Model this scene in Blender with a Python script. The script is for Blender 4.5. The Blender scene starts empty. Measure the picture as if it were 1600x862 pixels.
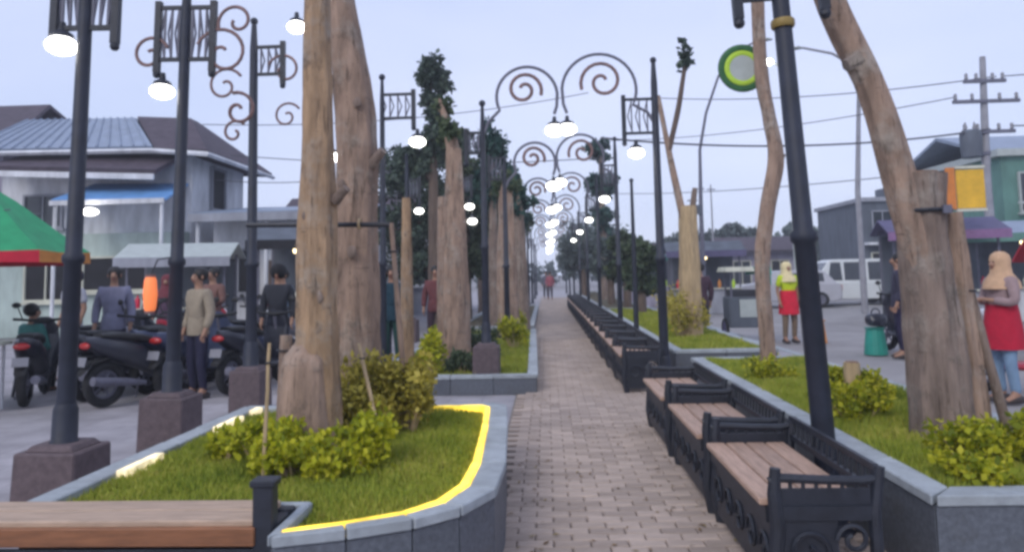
import bpy, bmesh, math, random
from mathutils import Vector, Matrix, noise
sc = bpy.context.scene
R = math.radians
# ------------------------------------------------------------------ camera
cam_d = bpy.data.cameras.new('camera'); cam = bpy.data.objects.new('camera', cam_d)
sc.collection.objects.link(cam); sc.camera = cam
cam.location = (0, 0, 1.45)
cam.rotation_mode = 'XYZ'
cam.matrix_world = (Matrix.Translation((0, 0, 1.45)) @ Matrix.Rotation(R(2.612), 4, 'Z')
                    @ Matrix.Rotation(R(95), 4, 'X') @ Matrix.Rotation(R(-1.2), 4, 'Z'))
cam_d.sensor_width = 36; cam_d.lens = 36 * 1155 / 1600
cam_d.shift_y = -0.06307
cam_d.clip_start = 0.05; cam_d.clip_end = 4000
# ------------------------------------------------------------------ world, sun, exposure
SUN_EL, SUN_AZ = 38, 205       # behind the viewer, a little to the left, veiled by cloud
w = bpy.data.worlds.new('World'); sc.world = w; w.use_nodes = True
nt = w.node_tree; nt.nodes.clear()
out = nt.nodes.new('ShaderNodeOutputWorld'); bg = nt.nodes.new('ShaderNodeBackground')
sky = nt.nodes.new('ShaderNodeTexSky'); sky.sky_type = 'NISHITA'; sky.sun_disc = False
sky.sun_elevation = R(SUN_EL); sky.sun_rotation = R(SUN_AZ)
sky.air_density = 1.0; sky.dust_density = 1.0
tc = nt.nodes.new('ShaderNodeTexCoord'); mp = nt.nodes.new('ShaderNodeMapping'); mp.inputs['Scale'].default_value = (1, 1, 2.6)
nz = nt.nodes.new('ShaderNodeTexNoise'); nz.inputs['Scale'].default_value = 1.3; nz.inputs['Detail'].default_value = 4
rmp = nt.nodes.new('ShaderNodeValToRGB')
rmp.color_ramp.elements[0].position = .3; rmp.color_ramp.elements[0].color = (4.7, 5.5, 7.9, 1)
rmp.color_ramp.elements[1].position = .7; rmp.color_ramp.elements[1].color = (6.3, 6.8, 9.0, 1)
mx = nt.nodes.new('ShaderNodeMix'); mx.data_type = 'RGBA'; mx.inputs[0].default_value = .86
nt.links.new(tc.outputs['Generated'], mp.inputs[0]); nt.links.new(mp.outputs[0], nz.inputs['Vector'])
nt.links.new(nz.outputs['Fac'], rmp.inputs[0])
nt.links.new(sky.outputs[0], mx.inputs[6]); nt.links.new(rmp.outputs[0], mx.inputs[7])
nt.links.new(mx.outputs[2], bg.inputs[0]); bg.inputs[1].default_value = 0.1
nt.links.new(bg.outputs[0], out.inputs[0])
sun_d = bpy.data.lights.new('sun', 'SUN'); sun_d.energy = 1.0; sun_d.angle = R(25); sun_d.color = (1, .95, .88)
sun = bpy.data.objects.new('sun', sun_d); sc.collection.objects.link(sun)
_d = Vector((math.sin(R(SUN_AZ)) * math.cos(R(SUN_EL)), math.cos(R(SUN_AZ)) * math.cos(R(SUN_EL)), math.sin(R(SUN_EL))))
sun.rotation_euler = _d.to_track_quat('Z', 'Y').to_euler()
sc.view_settings.view_transform = 'Standard'; sc.view_settings.look = 'None'
sc.view_settings.exposure = 0.42; sc.view_settings.gamma = 1
sc.cycles.use_denoising = True
sc.cycles.max_bounces = 6
sc.cycles.pixel_filter_type = 'GAUSSIAN'; sc.cycles.filter_width = 3.6
COL = sc.collection
rnd = random.Random(7)

# ------------------------------------------------------------------ helpers
class MB:
    def __init__(s): s.v = []; s.f = []
    def add(s, vs, fs):
        n = len(s.v); s.v += [tuple(p) for p in vs]; s.f += [tuple(i + n for i in f) for f in fs]; return s
    def box(s, c, d, rz=0, rx=0, ry=0, taper=1.0):
        x, y, z = d[0] / 2, d[1] / 2, d[2] / 2; t = taper
        vs = [(-x, -y, -z), (x, -y, -z), (x, y, -z), (-x, y, -z), (-x * t, -y * t, z), (x * t, -y * t, z), (x * t, y * t, z), (-x * t, y * t, z)]
        M = Matrix.Translation(c) @ Matrix.Rotation(rz, 4, 'Z') @ Matrix.Rotation(ry, 4, 'Y') @ Matrix.Rotation(rx, 4, 'X')
        return s.add([M @ Vector(p) for p in vs], [(3, 2, 1, 0), (4, 5, 6, 7), (0, 1, 5, 4), (1, 2, 6, 5), (2, 3, 7, 6), (3, 0, 4, 7)])
    def tube(s, pts, rad, seg=8, cap=True, fn=None, flat=1.0):
        P = [Vector(p) for p in pts]; n = len(P)
        if not hasattr(rad, '__len__'): rad = [rad] * n
        prev = None; vs = []
        for i, p in enumerate(P):
            t = (P[min(i + 1, n - 1)] - P[max(i - 1, 0)])
            t = t.normalized() if t.length > 1e-9 else Vector((0, 0, 1))
            if prev is None:
                a = Vector((1, 0, 0)) if abs(t.x) < .9 else Vector((0, 1, 0)); a = (a - t * a.dot(t)).normalized()
            else:
                a = prev - t * prev.dot(t); a = a.normalized() if a.length > 1e-6 else prev
            prev = a; b = t.cross(a)
            for k in range(seg):
                an = 2 * math.pi * k / seg; r = rad[i] * (fn(p, an, i) if fn else 1)
                vs.append(p + a * math.cos(an) * r + b * math.sin(an) * r * flat)
        fs = [(i * seg + k, i * seg + (k + 1) % seg, (i + 1) * seg + (k + 1) % seg, (i + 1) * seg + k) for i in range(n - 1) for k in range(seg)]
        if cap: fs += [tuple(range(seg - 1, -1, -1)), tuple(range((n - 1) * seg, n * seg))]
        return s.add(vs, fs)
    def cyl(s, a, b, r, r2=None, seg=12): return s.tube([a, b], [r, r if r2 is None else r2], seg)
    def ball(s, c, r, sx=1, sy=1, sz=1, seg=12, rings=7):
        vs = [(c[0], c[1], c[2] - r * sz)]
        for i in range(1, rings):
            ph = -math.pi / 2 + math.pi * i / rings
            for k in range(seg):
                th = 2 * math.pi * k / seg
                vs.append((c[0] + r * sx * math.cos(ph) * math.cos(th), c[1] + r * sy * math.cos(ph) * math.sin(th), c[2] + r * sz * math.sin(ph)))
        vs.append((c[0], c[1], c[2] + r * sz)); L = len(vs) - 1
        fs = [(0, 1 + (k + 1) % seg, 1 + k) for k in range(seg)]
        for i in range(rings - 2):
            for k in range(seg):
                a = 1 + i * seg; fs.append((a + k, a + (k + 1) % seg, a + seg + (k + 1) % seg, a + seg + k))
        a = 1 + (rings - 2) * seg; fs += [(a + k, a + (k + 1) % seg, L) for k in range(seg)]
        return s.add(vs, fs)
    def lathe(s, prof, seg=16, c=(0, 0, 0)):
        vs = [(c[0] + r * math.cos(2 * math.pi * k / seg), c[1] + r * math.sin(2 * math.pi * k / seg), c[2] + z) for r, z in prof for k in range(seg)]
        n = len(prof)
        fs = [(i * seg + k, i * seg + (k + 1) % seg, (i + 1) * seg + (k + 1) % seg, (i + 1) * seg + k) for i in range(n - 1) for k in range(seg)]
        fs += [tuple(range(seg - 1, -1, -1)), tuple(range((n - 1) * seg, n * seg))]
        return s.add(vs, fs)
    def prism(s, poly, z0, z1):
        n = len(poly)
        return s.add([(x, y, z0) for x, y in poly] + [(x, y, z1) for x, y in poly],
                     [tuple(range(n - 1, -1, -1)), tuple(range(n, 2 * n))] + [(i, (i + 1) % n, n + (i + 1) % n, n + i) for i in range(n)])
    def side(s, prof, x0, x1, inset=0):                       # outline in the y-z plane extruded across x
        n = len(prof)
        return s.add([(x0, y, z) for y, z in prof] + [(x1, y, z) for y, z in prof],
                     [tuple(range(n)), tuple(range(2 * n - 1, n - 1, -1))] + [((i + 1) % n, i, n + i, n + (i + 1) % n) for i in range(n)])
    def loft(s, secs, seg=12):                                # (y, z, half width, half height) rounded rings along y
        vs = []
        for y, z, hw, hh in secs:
            for k in range(seg):
                a = 2 * math.pi * k / seg; c, d = math.cos(a), math.sin(a)
                vs.append((hw * math.copysign(abs(c) ** .7, c), y, z + hh * math.copysign(abs(d) ** .7, d)))
        n = len(secs)
        fs = [(i * seg + (k + 1) % seg, i * seg + k, (i + 1) * seg + k, (i + 1) * seg + (k + 1) % seg) for i in range(n - 1) for k in range(seg)]
        fs += [tuple(range(seg)), tuple(range(n * seg - 1, (n - 1) * seg - 1, -1))]
        return s.add(vs, fs)
    def torus(s, c, Rr, r, axis='y', seg=28, rs=8):
        pts = []
        for k in range(seg):
            a = 2 * math.pi * k / seg
            for j in range(rs):
                b = 2 * math.pi * j / rs; q = Rr + r * math.cos(b); h = r * math.sin(b)
                p = (q * math.cos(a), h, q * math.sin(a)) if axis == 'y' else ((h, q * math.cos(a), q * math.sin(a)) if axis == 'x' else (q * math.cos(a), q * math.sin(a), h))
                pts.append((c[0] + p[0], c[1] + p[1], c[2] + p[2]))
        return s.add(pts, [(k * rs + j, ((k + 1) % seg) * rs + j, ((k + 1) % seg) * rs + (j + 1) % rs, k * rs + (j + 1) % rs) for k in range(seg) for j in range(rs)])
    def mesh(s, name, m, smooth=False, bevel=0):
        me = bpy.data.meshes.new(name); me.from_pydata(s.v, [], s.f)
        if bevel or True:
            bm = bmesh.new(); bm.from_mesh(me)
            if len(bm.faces) < 60000: bmesh.ops.recalc_face_normals(bm, faces=bm.faces)
            if bevel: bmesh.ops.bevel(bm, geom=list(bm.edges), offset=bevel, segments=1, affect='EDGES', clamp_overlap=True)
            bm.to_mesh(me); bm.free()
        me.materials.append(m)
        if smooth:
            me.polygons.foreach_set('use_smooth', [True] * len(me.polygons))
            try: me.set_sharp_from_angle(angle=R(48))
            except Exception: pass
        return me
    def build(s, name, m, parent=None, smooth=False, bevel=0, loc=(0, 0, 0)):
        return link(name, s.mesh(name, m, smooth, bevel), parent, loc)

def link(name, me, parent=None, loc=(0, 0, 0)):
    o = bpy.data.objects.new(name, me); COL.objects.link(o); o.location = loc
    if parent: o.parent = parent
    return o
def tag(o, label=None, cat=None, group=None, kind=None):
    if label: o['label'] = label
    if cat: o['category'] = cat
    if group: o['group'] = group
    if kind: o['kind'] = kind
    return o
def thing(name, label, cat, loc=(0, 0, 0), rz=0, group=None):
    o = bpy.data.objects.new(name, None); COL.objects.link(o); o.location = loc; o.rotation_euler = (0, 0, rz)
    o.empty_display_size = .2
    return tag(o, label, cat, group)
def copy_tree(o, parent=None):
    c = o.copy(); COL.objects.link(c)
    if parent: c.parent = parent
    for ch in list(o.children): copy_tree(ch, c)
    return c
def dup(o, loc, rz, label, group=None):
    c = copy_tree(o); c.location = loc; c.rotation_euler = (0, 0, rz); c['label'] = label
    if group: c['group'] = group
    return c

# ------------------------------------------------------------------ materials
def lin(r, g, b): return tuple(((c / 255) / 12.92 if c / 255 <= .04045 else ((c / 255 + .055) / 1.055) ** 2.4) for c in (r, g, b))
def mat(name, col, rough=.75, var=.18, scale=9, bump=.15, metal=0, rand=0.0, stretch=(1, 1, 1), col2=None, spec=.4, fine=60, hue=None):
    m = bpy.data.materials.new(name); m.use_nodes = True; t = m.node_tree; N = t.nodes; L = t.links
    b = N['Principled BSDF']; b.inputs['Roughness'].default_value = rough; b.inputs['Metallic'].default_value = metal
    b.inputs['Specular IOR Level'].default_value = spec
    c = N.new('ShaderNodeTexCoord'); p = N.new('ShaderNodeMapping'); p.inputs['Scale'].default_value = stretch
    L.new(c.outputs['Object'], p.inputs[0])
    n1 = N.new('ShaderNodeTexNoise'); n1.inputs['Scale'].default_value = scale; n1.inputs['Detail'].default_value = 5; n1.inputs['Roughness'].default_value = .62
    L.new(p.outputs[0], n1.inputs['Vector'])
    r = N.new('ShaderNodeValToRGB'); c2 = col2 or col
    r.color_ramp.elements[0].position = .32; r.color_ramp.elements[1].position = .68
    r.color_ramp.elements[0].color = tuple(x * (1 - var) for x in col) + (1,)
    r.color_ramp.elements[1].color = tuple(min(1, x * (1 + var)) for x in c2) + (1,)
    L.new(n1.outputs['Fac'], r.inputs[0]); src = r.outputs[0]
    if rand:
        oi = N.new('ShaderNodeObjectInfo'); mr = N.new('ShaderNodeMapRange')
        mr.inputs['To Min'].default_value = 1 - rand; mr.inputs['To Max'].default_value = 1 + rand
        L.new(oi.outputs['Random'], mr.inputs[0]); h = N.new('ShaderNodeHueSaturation'); L.new(mr.outputs[0], h.inputs['Value']); L.new(src, h.inputs['Color']); src = h.outputs[0]
    L.new(src, b.inputs['Base Color'])
    if bump:
        n2 = N.new('ShaderNodeTexNoise'); n2.inputs['Scale'].default_value = fine; n2.inputs['Detail'].default_value = 4
        L.new(p.outputs[0], n2.inputs['Vector'])
        bn = N.new('ShaderNodeBump'); bn.inputs['Strength'].default_value = bump; bn.inputs['Distance'].default_value = .02
        L.new(n2.outputs['Fac'], bn.inputs['Height']); L.new(bn.outputs[0], b.inputs['Normal'])
    return m
def glow(name, col, s):
    m = bpy.data.materials.new(name); m.use_nodes = True; t = m.node_tree; b = t.nodes['Principled BSDF']
    b.inputs['Base Color'].default_value = tuple(min(1, c) for c in col) + (1,); b.inputs['Emission Color'].default_value = tuple(col) + (1,)
    b.inputs['Emission Strength'].default_value = s
    return m
def island(name, cols, rough=.8, scale=3, translucent=.0, patch=.5):            # leaves and blades: colour differs leaf by leaf
    m = bpy.data.materials.new(name); m.use_nodes = True; t = m.node_tree; N = t.nodes; L = t.links
    b = N['Principled BSDF']; b.inputs['Roughness'].default_value = rough; b.inputs['Specular IOR Level'].default_value = .25
    g = N.new('ShaderNodeNewGeometry'); c = N.new('ShaderNodeTexCoord'); n = N.new('ShaderNodeTexNoise'); n.inputs['Scale'].default_value = scale
    L.new(c.outputs['Object'], n.inputs['Vector'])
    mxn = N.new('ShaderNodeMix'); mxn.inputs[0].default_value = patch
    L.new(g.outputs['Random Per Island'], mxn.inputs[2]); L.new(n.outputs['Fac'], mxn.inputs[3])
    r = N.new('ShaderNodeValToRGB'); e = r.color_ramp.elements
    e[0].position = .2; e[0].color = cols[0] + (1,); e[1].position = .8; e[1].color = cols[-1] + (1,)
    for i, cc in enumerate(cols[1:-1]):
        k = e.new(.2 + .6 * (i + 1) / (len(cols) - 1)); k.color = cc + (1,)
    L.new(mxn.outputs[0], r.inputs[0]); L.new(r.outputs[0], b.inputs['Base Color'])
    if translucent:
        tr = N.new('ShaderNodeBsdfTranslucent'); ms = N.new('ShaderNodeMixShader'); ms.inputs[0].default_value = translucent
        L.new(r.outputs[0], tr.inputs[0]); L.new(b.outputs[0], ms.inputs[1]); L.new(tr.outputs[0], ms.inputs[2]); L.new(ms.outputs[0], N['Material Output'].inputs[0])
    return m
def bricked(name, col, mortar, sx, sy, rough=.85, off=.5):
    m = mat(name, col, rough, .2, 2.2, .2); t = m.node_tree; N = t.nodes; L = t.links; b = N['Principled BSDF']
    src = b.inputs['Base Color'].links[0].from_socket
    c = N.new('ShaderNodeTexCoord'); br = N.new('ShaderNodeTexBrick'); br.inputs['Scale'].default_value = 1; br.offset = off
    br.inputs['Brick Width'].default_value = sx; br.inputs['Row Height'].default_value = sy; br.inputs['Mortar Size'].default_value = .006
    br.inputs['Color1'].default_value = (1.08, 1.08, 1.08, 1); br.inputs['Color2'].default_value = (.85, .85, .85, 1); br.inputs['Mortar'].default_value = (mortar,) * 3 + (1,)
    L.new(c.outputs['Object'], br.inputs['Vector'])
    x = N.new('ShaderNodeMix'); x.data_type = 'RGBA'; x.blend_type = 'MULTIPLY'; x.inputs[0].default_value = 1
    L.new(src, x.inputs[6]); L.new(br.outputs['Color'], x.inputs[7]); L.new(x.outputs[2], b.inputs['Base Color'])
    return m

M = dict(
 asphalt=mat('asphalt', (.30, .285, .285), .9, .14, .9, .25),
 plaza=bricked('plaza_paving', (.36, .34, .36), .72, .4, .4, .7, 0),
 paver=mat('paver_clay', (.42, .335, .28), .9, .16, 3.0, .3, rand=.2, fine=120),
 paver2=mat('paver_clay_far', (.42, .335, .28), .9, .2, 2.0, .3, fine=120),
 paverfar=bricked('paver_sheet', (.42, .335, .28), .75, .2, .1),
 sand=mat('joint_sand', (.22, .19, .165), .95, .2, 20, .2),
 granite=mat('granite_panel', (.105, .115, .135), .55, .25, 40, .05, rand=.12),
 coping=mat('coping_stone', (.34, .37, .39), .75, .16, 14, .15, rand=.1),
 mortar=mat('mortar', (.12, .12, .125), .95, .2, 20, .1),
 soil=mat('soil', (.10, .085, .05), .95, .4, 6, .5),
 iron=mat('black_iron', (.017, .02, .03), .5, .3, 12, .08, spec=.5),
 navy=mat('pole_paint', (.017, .021, .036), .6, .3, 7, .05, spec=.5),
 rust=mat('rust_scroll', (.21, .125, .115), .6, .3, 15, .1),
 steel=mat('grey_iron', (.13, .13, .17), .5, .2, 12, .05),
 wood=mat('seat_wood', (.40, .265, .195), .6, .22, 6, .12, rand=.12, stretch=(8, 1, 8)),
 wood2=mat('bench_wood', (.42, .30, .215), .55, .2, 6, .12, rand=.08, stretch=(1, 8, 8)),
 woodred=mat('bench_rail', (.24, .10, .045), .5, .25, 6, .1, stretch=(1, 8, 8)),
 block=mat('lamp_base_stone', (.115, .085, .09), .8, .22, 18, .25, rand=.08),
 bark=mat('bark', (.31, .215, .16), .92, .34, 5, .7, stretch=(2.2, 2.2, .5), fine=16),
 barkgold=mat('bark_golden', (.34, .225, .135), .92, .34, 5, .7, stretch=(2.2, 2.2, .5), fine=16),
 barkgrey=mat('bark_grey', (.22, .165, .135), .92, .36, 5, .8, stretch=(2.4, 2.4, .4), fine=18),
 barkdark=mat('bark_dark', (.13, .095, .075), .92, .3, 5, .6, stretch=(2, 2, .5), fine=16),
 stake=mat('stake_wood', (.45, .33, .19), .85, .25, 8, .2, stretch=(3, 3, .4)),
 cut=mat('cut_wood', (.22, .14, .10), .9, .3, 25, .2),
 white=mat('white_plaster', (.62, .63, .66), .85, .24, 2.4, .12, stretch=(1, 1, .3)),
 cream=mat('cream_plaster', (.58, .58, .48), .85, .24, 2.4, .12, stretch=(1, 1, .3)),
 mint=mat('mint_plaster', (.42, .50, .46), .85, .24, 2.4, .12, stretch=(1, 1, .3)),
 greywall=mat('grey_plaster', (.30, .31, .35), .85, .24, 2.4, .12, stretch=(1, 1, .3)),
 darkwall=mat('dark_plaster', (.10, .115, .14), .85, .24, 2.4, .12, stretch=(1, 1, .3)),
 greenwall=mat('green_wall', (.12, .25, .21), .75, .24, 2.4, .12, stretch=(1, 1, .3)),
 lilac=mat('lilac_plaster', (.30, .28, .36), .85, .24, 2.4, .12, stretch=(1, 1, .3)),
 roofmetal=mat('roof_metal', (.24, .29, .38), .5, .15, 3, .08),
 rooftile=mat('roof_tile', (.075, .058, .075), .8, .3, 5, .3),
 bluesheet=mat('blue_sheet', (.13, .30, .58), .5, .15, 3, .05),
 glass=mat('window_glass', (.035, .04, .05), .12, .3, 2, 0, spec=.6),
 dark=mat('dark_interior', (.018, .018, .022), .9, .3, 3, 0),
 tyre=mat('tyre_rubber', (.018, .018, .02), .85, .2, 20, .1),
 chrome=mat('bright_metal', (.55, .55, .57), .25, .1, 20, 0, metal=1),
 bikeblack=mat('scooter_black', (.02, .022, .035), .3, .2, 8, 0, spec=.6),
 bikeblue=mat('scooter_blue', (.045, .06, .12), .3, .2, 8, 0, spec=.6),
 bikered=mat('scooter_red', (.42, .02, .04), .3, .15, 8, 0, spec=.6),
 bikegrey=mat('scooter_grey', (.22, .22, .25), .35, .15, 8, 0, spec=.6),
 vinyl=mat('seat_vinyl', (.02, .02, .022), .6, .2, 30, .1),
 lensred=mat('tail_lens', (.40, .02, .02), .2, .1, 20, 0, spec=.6),
 lensclear=mat('head_lens', (.7, .7, .72), .1, .05, 20, 0, spec=.7),
 carwhite=mat('car_white', (.68, .70, .70), .3, .05, 4, 0, spec=.6),
 carsilver=mat('car_silver', (.42, .42, .46), .3, .06, 4, 0, spec=.6),
 green=mat('canopy_green', (.03, .30, .13), .75, .12, 6, .1, rand=.1),
 red=mat('valance_red', (.62, .025, .05), .75, .12, 6, .1),
 orange=mat('orange_cloth', (.55, .22, .05), .75, .15, 6, .1),
 teal=mat('teal_plastic', (.03, .28, .22), .5, .12, 6, .03),
 yellowsign=mat('yellow_board', (.72, .42, .03), .6, .2, 3, .03),
 orangesign=mat('orange_board', (.60, .20, .04), .6, .2, 3, .03),
 purple=mat('purple_sheet', (.10, .09, .17), .7, .15, 5, .05),
 magenta=mat('magenta_sheet', (.22, .12, .24), .7, .15, 5, .05),
 plastred=mat('red_plastic', (.62, .02, .06), .45, .1, 6, .02),
 limepaint=mat('lime_paint', (.45, .66, .05), .5, .1, 6, .03),
 ringgreen=mat('ring_green', (.03, .12, .04), .6, .3, 12, .1),
 palegrey=mat('pale_grey', (.42, .46, .44), .6, .1, 6, .03),
 reflectgold=mat('painted_reflection', (.26, .18, .05), .5, .2, 10, .05),  # warm reflection on the nearest right post, put in as dull gold colour
 concrete=mat('concrete_pole', (.30, .30, .33), .9, .15, 4, .1),
 cable=mat('cable', (.06, .06, .075), .7, .1, 4, 0),
 skin=mat('skin', (.34, .19, .125), .6, .08, 12, .05),
 hair=mat('hair', (.012, .01, .01), .5, .3, 40, .2),
 lip=mat('lips', (.25, .08, .07), .5, .1, 30, 0),
 eye=mat('eye', (.02, .015, .012), .2, .1, 30, 0),
 shoe=mat('shoe', (.05, .04, .04), .7, .2, 20, .05),
 yellowline=glow('yellow_light', (1.0, .70, .07), .85),
 warmline=glow('warm_light', (1.0, .84, .52), 2.0),
 lamp=glow('lamp_white', (1.0, .97, .90), 9.0),
 lampwarm=glow('lamp_warm', (1.0, .78, .42), 5.0),
 paperlamp=glow('paper_lantern', (.8, .20, .06), .6),
 grass=island('grass_blade', [lin(104, 124, 42), lin(146, 160, 58), lin(172, 176, 70), lin(190, 180, 96)], .7, 2.0, .25, .6),
 cover=island('ground_cover_leaf', [lin(90, 104, 24), lin(140, 148, 32), lin(180, 178, 42), lin(200, 192, 60)], .6, 4, .3, .45),
 shrubgold=island('golden_leaf', [lin(116, 110, 48), lin(162, 152, 62), lin(188, 174, 76), lin(206, 190, 96)], .6, 4, .25, .45),
 shrublime=island('lime_leaf', [lin(104, 118, 28), lin(156, 162, 34), lin(190, 190, 42), lin(208, 202, 66)], .6, 5, .3, .45),
 leafdark=island('dark_leaf', [lin(50, 64, 58), lin(72, 88, 76), lin(98, 112, 94)], .7, 1.4, .15, .5),
 leafmid=island('mid_leaf', [lin(52, 68, 52), lin(78, 94, 70), lin(106, 118, 88)], .7, 1.4, .2, .5),
 leafteal=island('teal_leaf', [lin(34, 60, 58), lin(52, 84, 78), lin(74, 104, 92)], .7, 1.4, .15, .5),
 leafred=island('red_leaf', [lin(92, 76, 70), lin(120, 98, 88), lin(136, 118, 98)], .7, 1.4, .2, .5),
 litter=island('dry_leaf', [lin(86, 66, 44), lin(124, 98, 64), lin(150, 134, 74)], .8, 3),
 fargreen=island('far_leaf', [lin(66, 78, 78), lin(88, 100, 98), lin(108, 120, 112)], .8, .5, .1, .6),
)
def patch(m, col, scale, lo, hi, amt, stretch=(1, 1, 1)):
    t = m.node_tree; N = t.nodes; L = t.links; b = N['Principled BSDF']; src = b.inputs['Base Color'].links[0].from_socket
    c = N.new('ShaderNodeTexCoord'); n = N.new('ShaderNodeTexNoise'); n.inputs['Scale'].default_value = scale; n.inputs['Detail'].default_value = 6; n.inputs['Roughness'].default_value = .7
    r = N.new('ShaderNodeMapRange'); r.inputs['From Min'].default_value = lo; r.inputs['From Max'].default_value = hi; r.inputs['To Max'].default_value = amt
    x = N.new('ShaderNodeMix'); x.data_type = 'RGBA'; x.inputs[7].default_value = col + (1,)
    p = N.new('ShaderNodeMapping'); p.inputs['Scale'].default_value = stretch; L.new(c.outputs['Object'], p.inputs[0]); L.new(p.outputs[0], n.inputs['Vector']); L.new(n.outputs['Fac'], r.inputs[0]); L.new(r.outputs[0], x.inputs[0]); L.new(src, x.inputs[6]); L.new(x.outputs[2], b.inputs['Base Color'])
for k_ in ('bark', 'barkgold', 'barkgrey'):
    patch(M[k_], (.40, .36, .31), 3.2, .50, .66, .6); patch(M[k_], (.085, .06, .045), 6.5, .56, .70, .7); patch(M[k_], (.16, .10, .07), 1.4, .52, .7, .45); patch(M[k_], (.055, .038, .028), 11, .55, .66, .75, (2.4, 2.4, .28)); patch(M[k_], (.07, .05, .04), 9, .62, .70, .6, (.5, .5, 3.2))
for k_ in ('coping', 'granite'): patch(M[k_], (.09, .085, .075), 3.5, .54, .72, .45)
patch(M['asphalt'], (.15, .14, .14), .35, .5, .7, .4); patch(M['plaza'], (.18, .165, .16), .8, .52, .72, .45); patch(M['paver2'], (.19, .15, .125), 1.2, .5, .7, .4); patch(M['paverfar'], (.19, .15, .125), 1.2, .5, .7, .4)
def flicker(m, lo, hi, scale):
    t = m.node_tree; N = t.nodes; c = N.new('ShaderNodeTexCoord'); n = N.new('ShaderNodeTexNoise'); n.inputs['Scale'].default_value = scale; n.inputs['Detail'].default_value = 3
    r = N.new('ShaderNodeMapRange'); r.inputs['From Min'].default_value = .3; r.inputs['From Max'].default_value = .7; r.inputs['To Min'].default_value = lo; r.inputs['To Max'].default_value = hi
    t.links.new(c.outputs['Object'], n.inputs['Vector']); t.links.new(n.outputs['Fac'], r.inputs[0]); t.links.new(r.outputs[0], N['Principled BSDF'].inputs['Emission Strength'])
flicker(M['yellowline'], .35, 1.7, 8); flicker(M['warmline'], .25, 1.1, 9)
_cloth = {}
def cloth(r, g, b):
    k = (r, g, b)
    if k not in _cloth: _cloth[k] = mat('cloth', lin(r, g, b), .85, .12, 14, .15)
    return _cloth[k]

# ------------------------------------------------------------------ ground, road, path
def sheet(name, x0, x1, y0, y1, z, m, nx=1, ny=1):
    mb = MB(); mb.add([(x0 + (x1 - x0) * i / nx, y0 + (y1 - y0) * j / ny, z) for j in range(ny + 1) for i in range(nx + 1)],
                      [(j * (nx + 1) + i, j * (nx + 1) + i + 1, (j + 1) * (nx + 1) + i + 1, (j + 1) * (nx + 1) + i) for j in range(ny) for i in range(nx)])
    o = mb.build(name, m); o['kind'] = 'structure'; return o
sheet('ground', -900, 900, -300, 1800, -.02, M['asphalt'], 4, 4)['label'] = 'grey asphalt ground reaching to the horizon'
sheet('plaza', -14, 1.66, -6, 70, -.004, M['plaza'])['label'] = 'grey tiled plaza left of the brick path'
path = sheet('path', -.42, 1.665, -4, 48, .002, M['sand']); path['label'] = 'brick paved path between planters and benches'
def paver_geo(mb, x, y, r, w=.194, d=.094):
    z = .022 + r.uniform(-.003, .003); t = r.uniform(-.004, .004); u = r.uniform(-.003, .003)
    x0, x1, y0, y1 = x - w / 2, x + w / 2, y - d / 2, y + d / 2; b = .007
    mb.add([(x0, y0, .003), (x1, y0, .003), (x1, y1, .003), (x0, y1, .003), (x0, y0, z - b + t), (x1, y0, z - b - t), (x1, y1, z - b - u), (x0, y1, z - b + u),
            (x0 + b, y0 + b, z + t), (x1 - b, y0 + b, z - t), (x1 - b, y1 - b, z - u), (x0 + b, y1 - b, z + u)],
           [(0, 1, 5, 4), (1, 2, 6, 5), (2, 3, 7, 6), (3, 0, 4, 7), (4, 5, 9, 8), (5, 6, 10, 9), (6, 7, 11, 10), (7, 4, 8, 11), (8, 9, 10, 11)])
pm = []
for i in range(8):
    mb = MB(); paver_geo(mb, 0, 0, rnd); pm.append(mb.mesh('paver', M['paver']))
rest = MB(); cnt = 0; row = 0; y = 2.3
while y < 17:
    x = -.30 + (.1 if row % 2 else 0)
    while x < 1.60:
        if 3.85 < y and x < 1.0 and cnt < 298:
            o = link('paver', pm[rnd.randrange(8)], path, (x, y, .002)); o.rotation_euler = (0, 0, rnd.choice((0, math.pi)) + rnd.uniform(-.012, .012)); cnt += 1
        else: paver_geo(rest, x + rnd.uniform(-.002, .002), y + rnd.uniform(-.002, .002), rnd)
        x += .2
    y += .1; row += 1
o = rest.build('paver_field', M['paver2'], path); o['kind'] = 'stuff'
o = MB().add([(-.4, 17, .018), (1.6, 17, .018), (1.6, 47.9, .018), (-.4, 47.9, .018)], [(0, 1, 2, 3)]).build('far_pavers', M['paverfar'], path); o['kind'] = 'stuff'
# kerb and pavement on the road side
k = sheet('pavement', 3.08, 3.9, -4, 60, .11, M['plaza']); k['label'] = 'narrow pavement between right planter and road'
kb = MB()
for i in range(64): kb.box((3.97, -3.5 + i, .05), (.13, .985, .145))
o = kb.build('kerb', M['coping'], None, bevel=.01); tag(o, kind='structure'); o['label'] = 'concrete kerb along the road'

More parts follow.
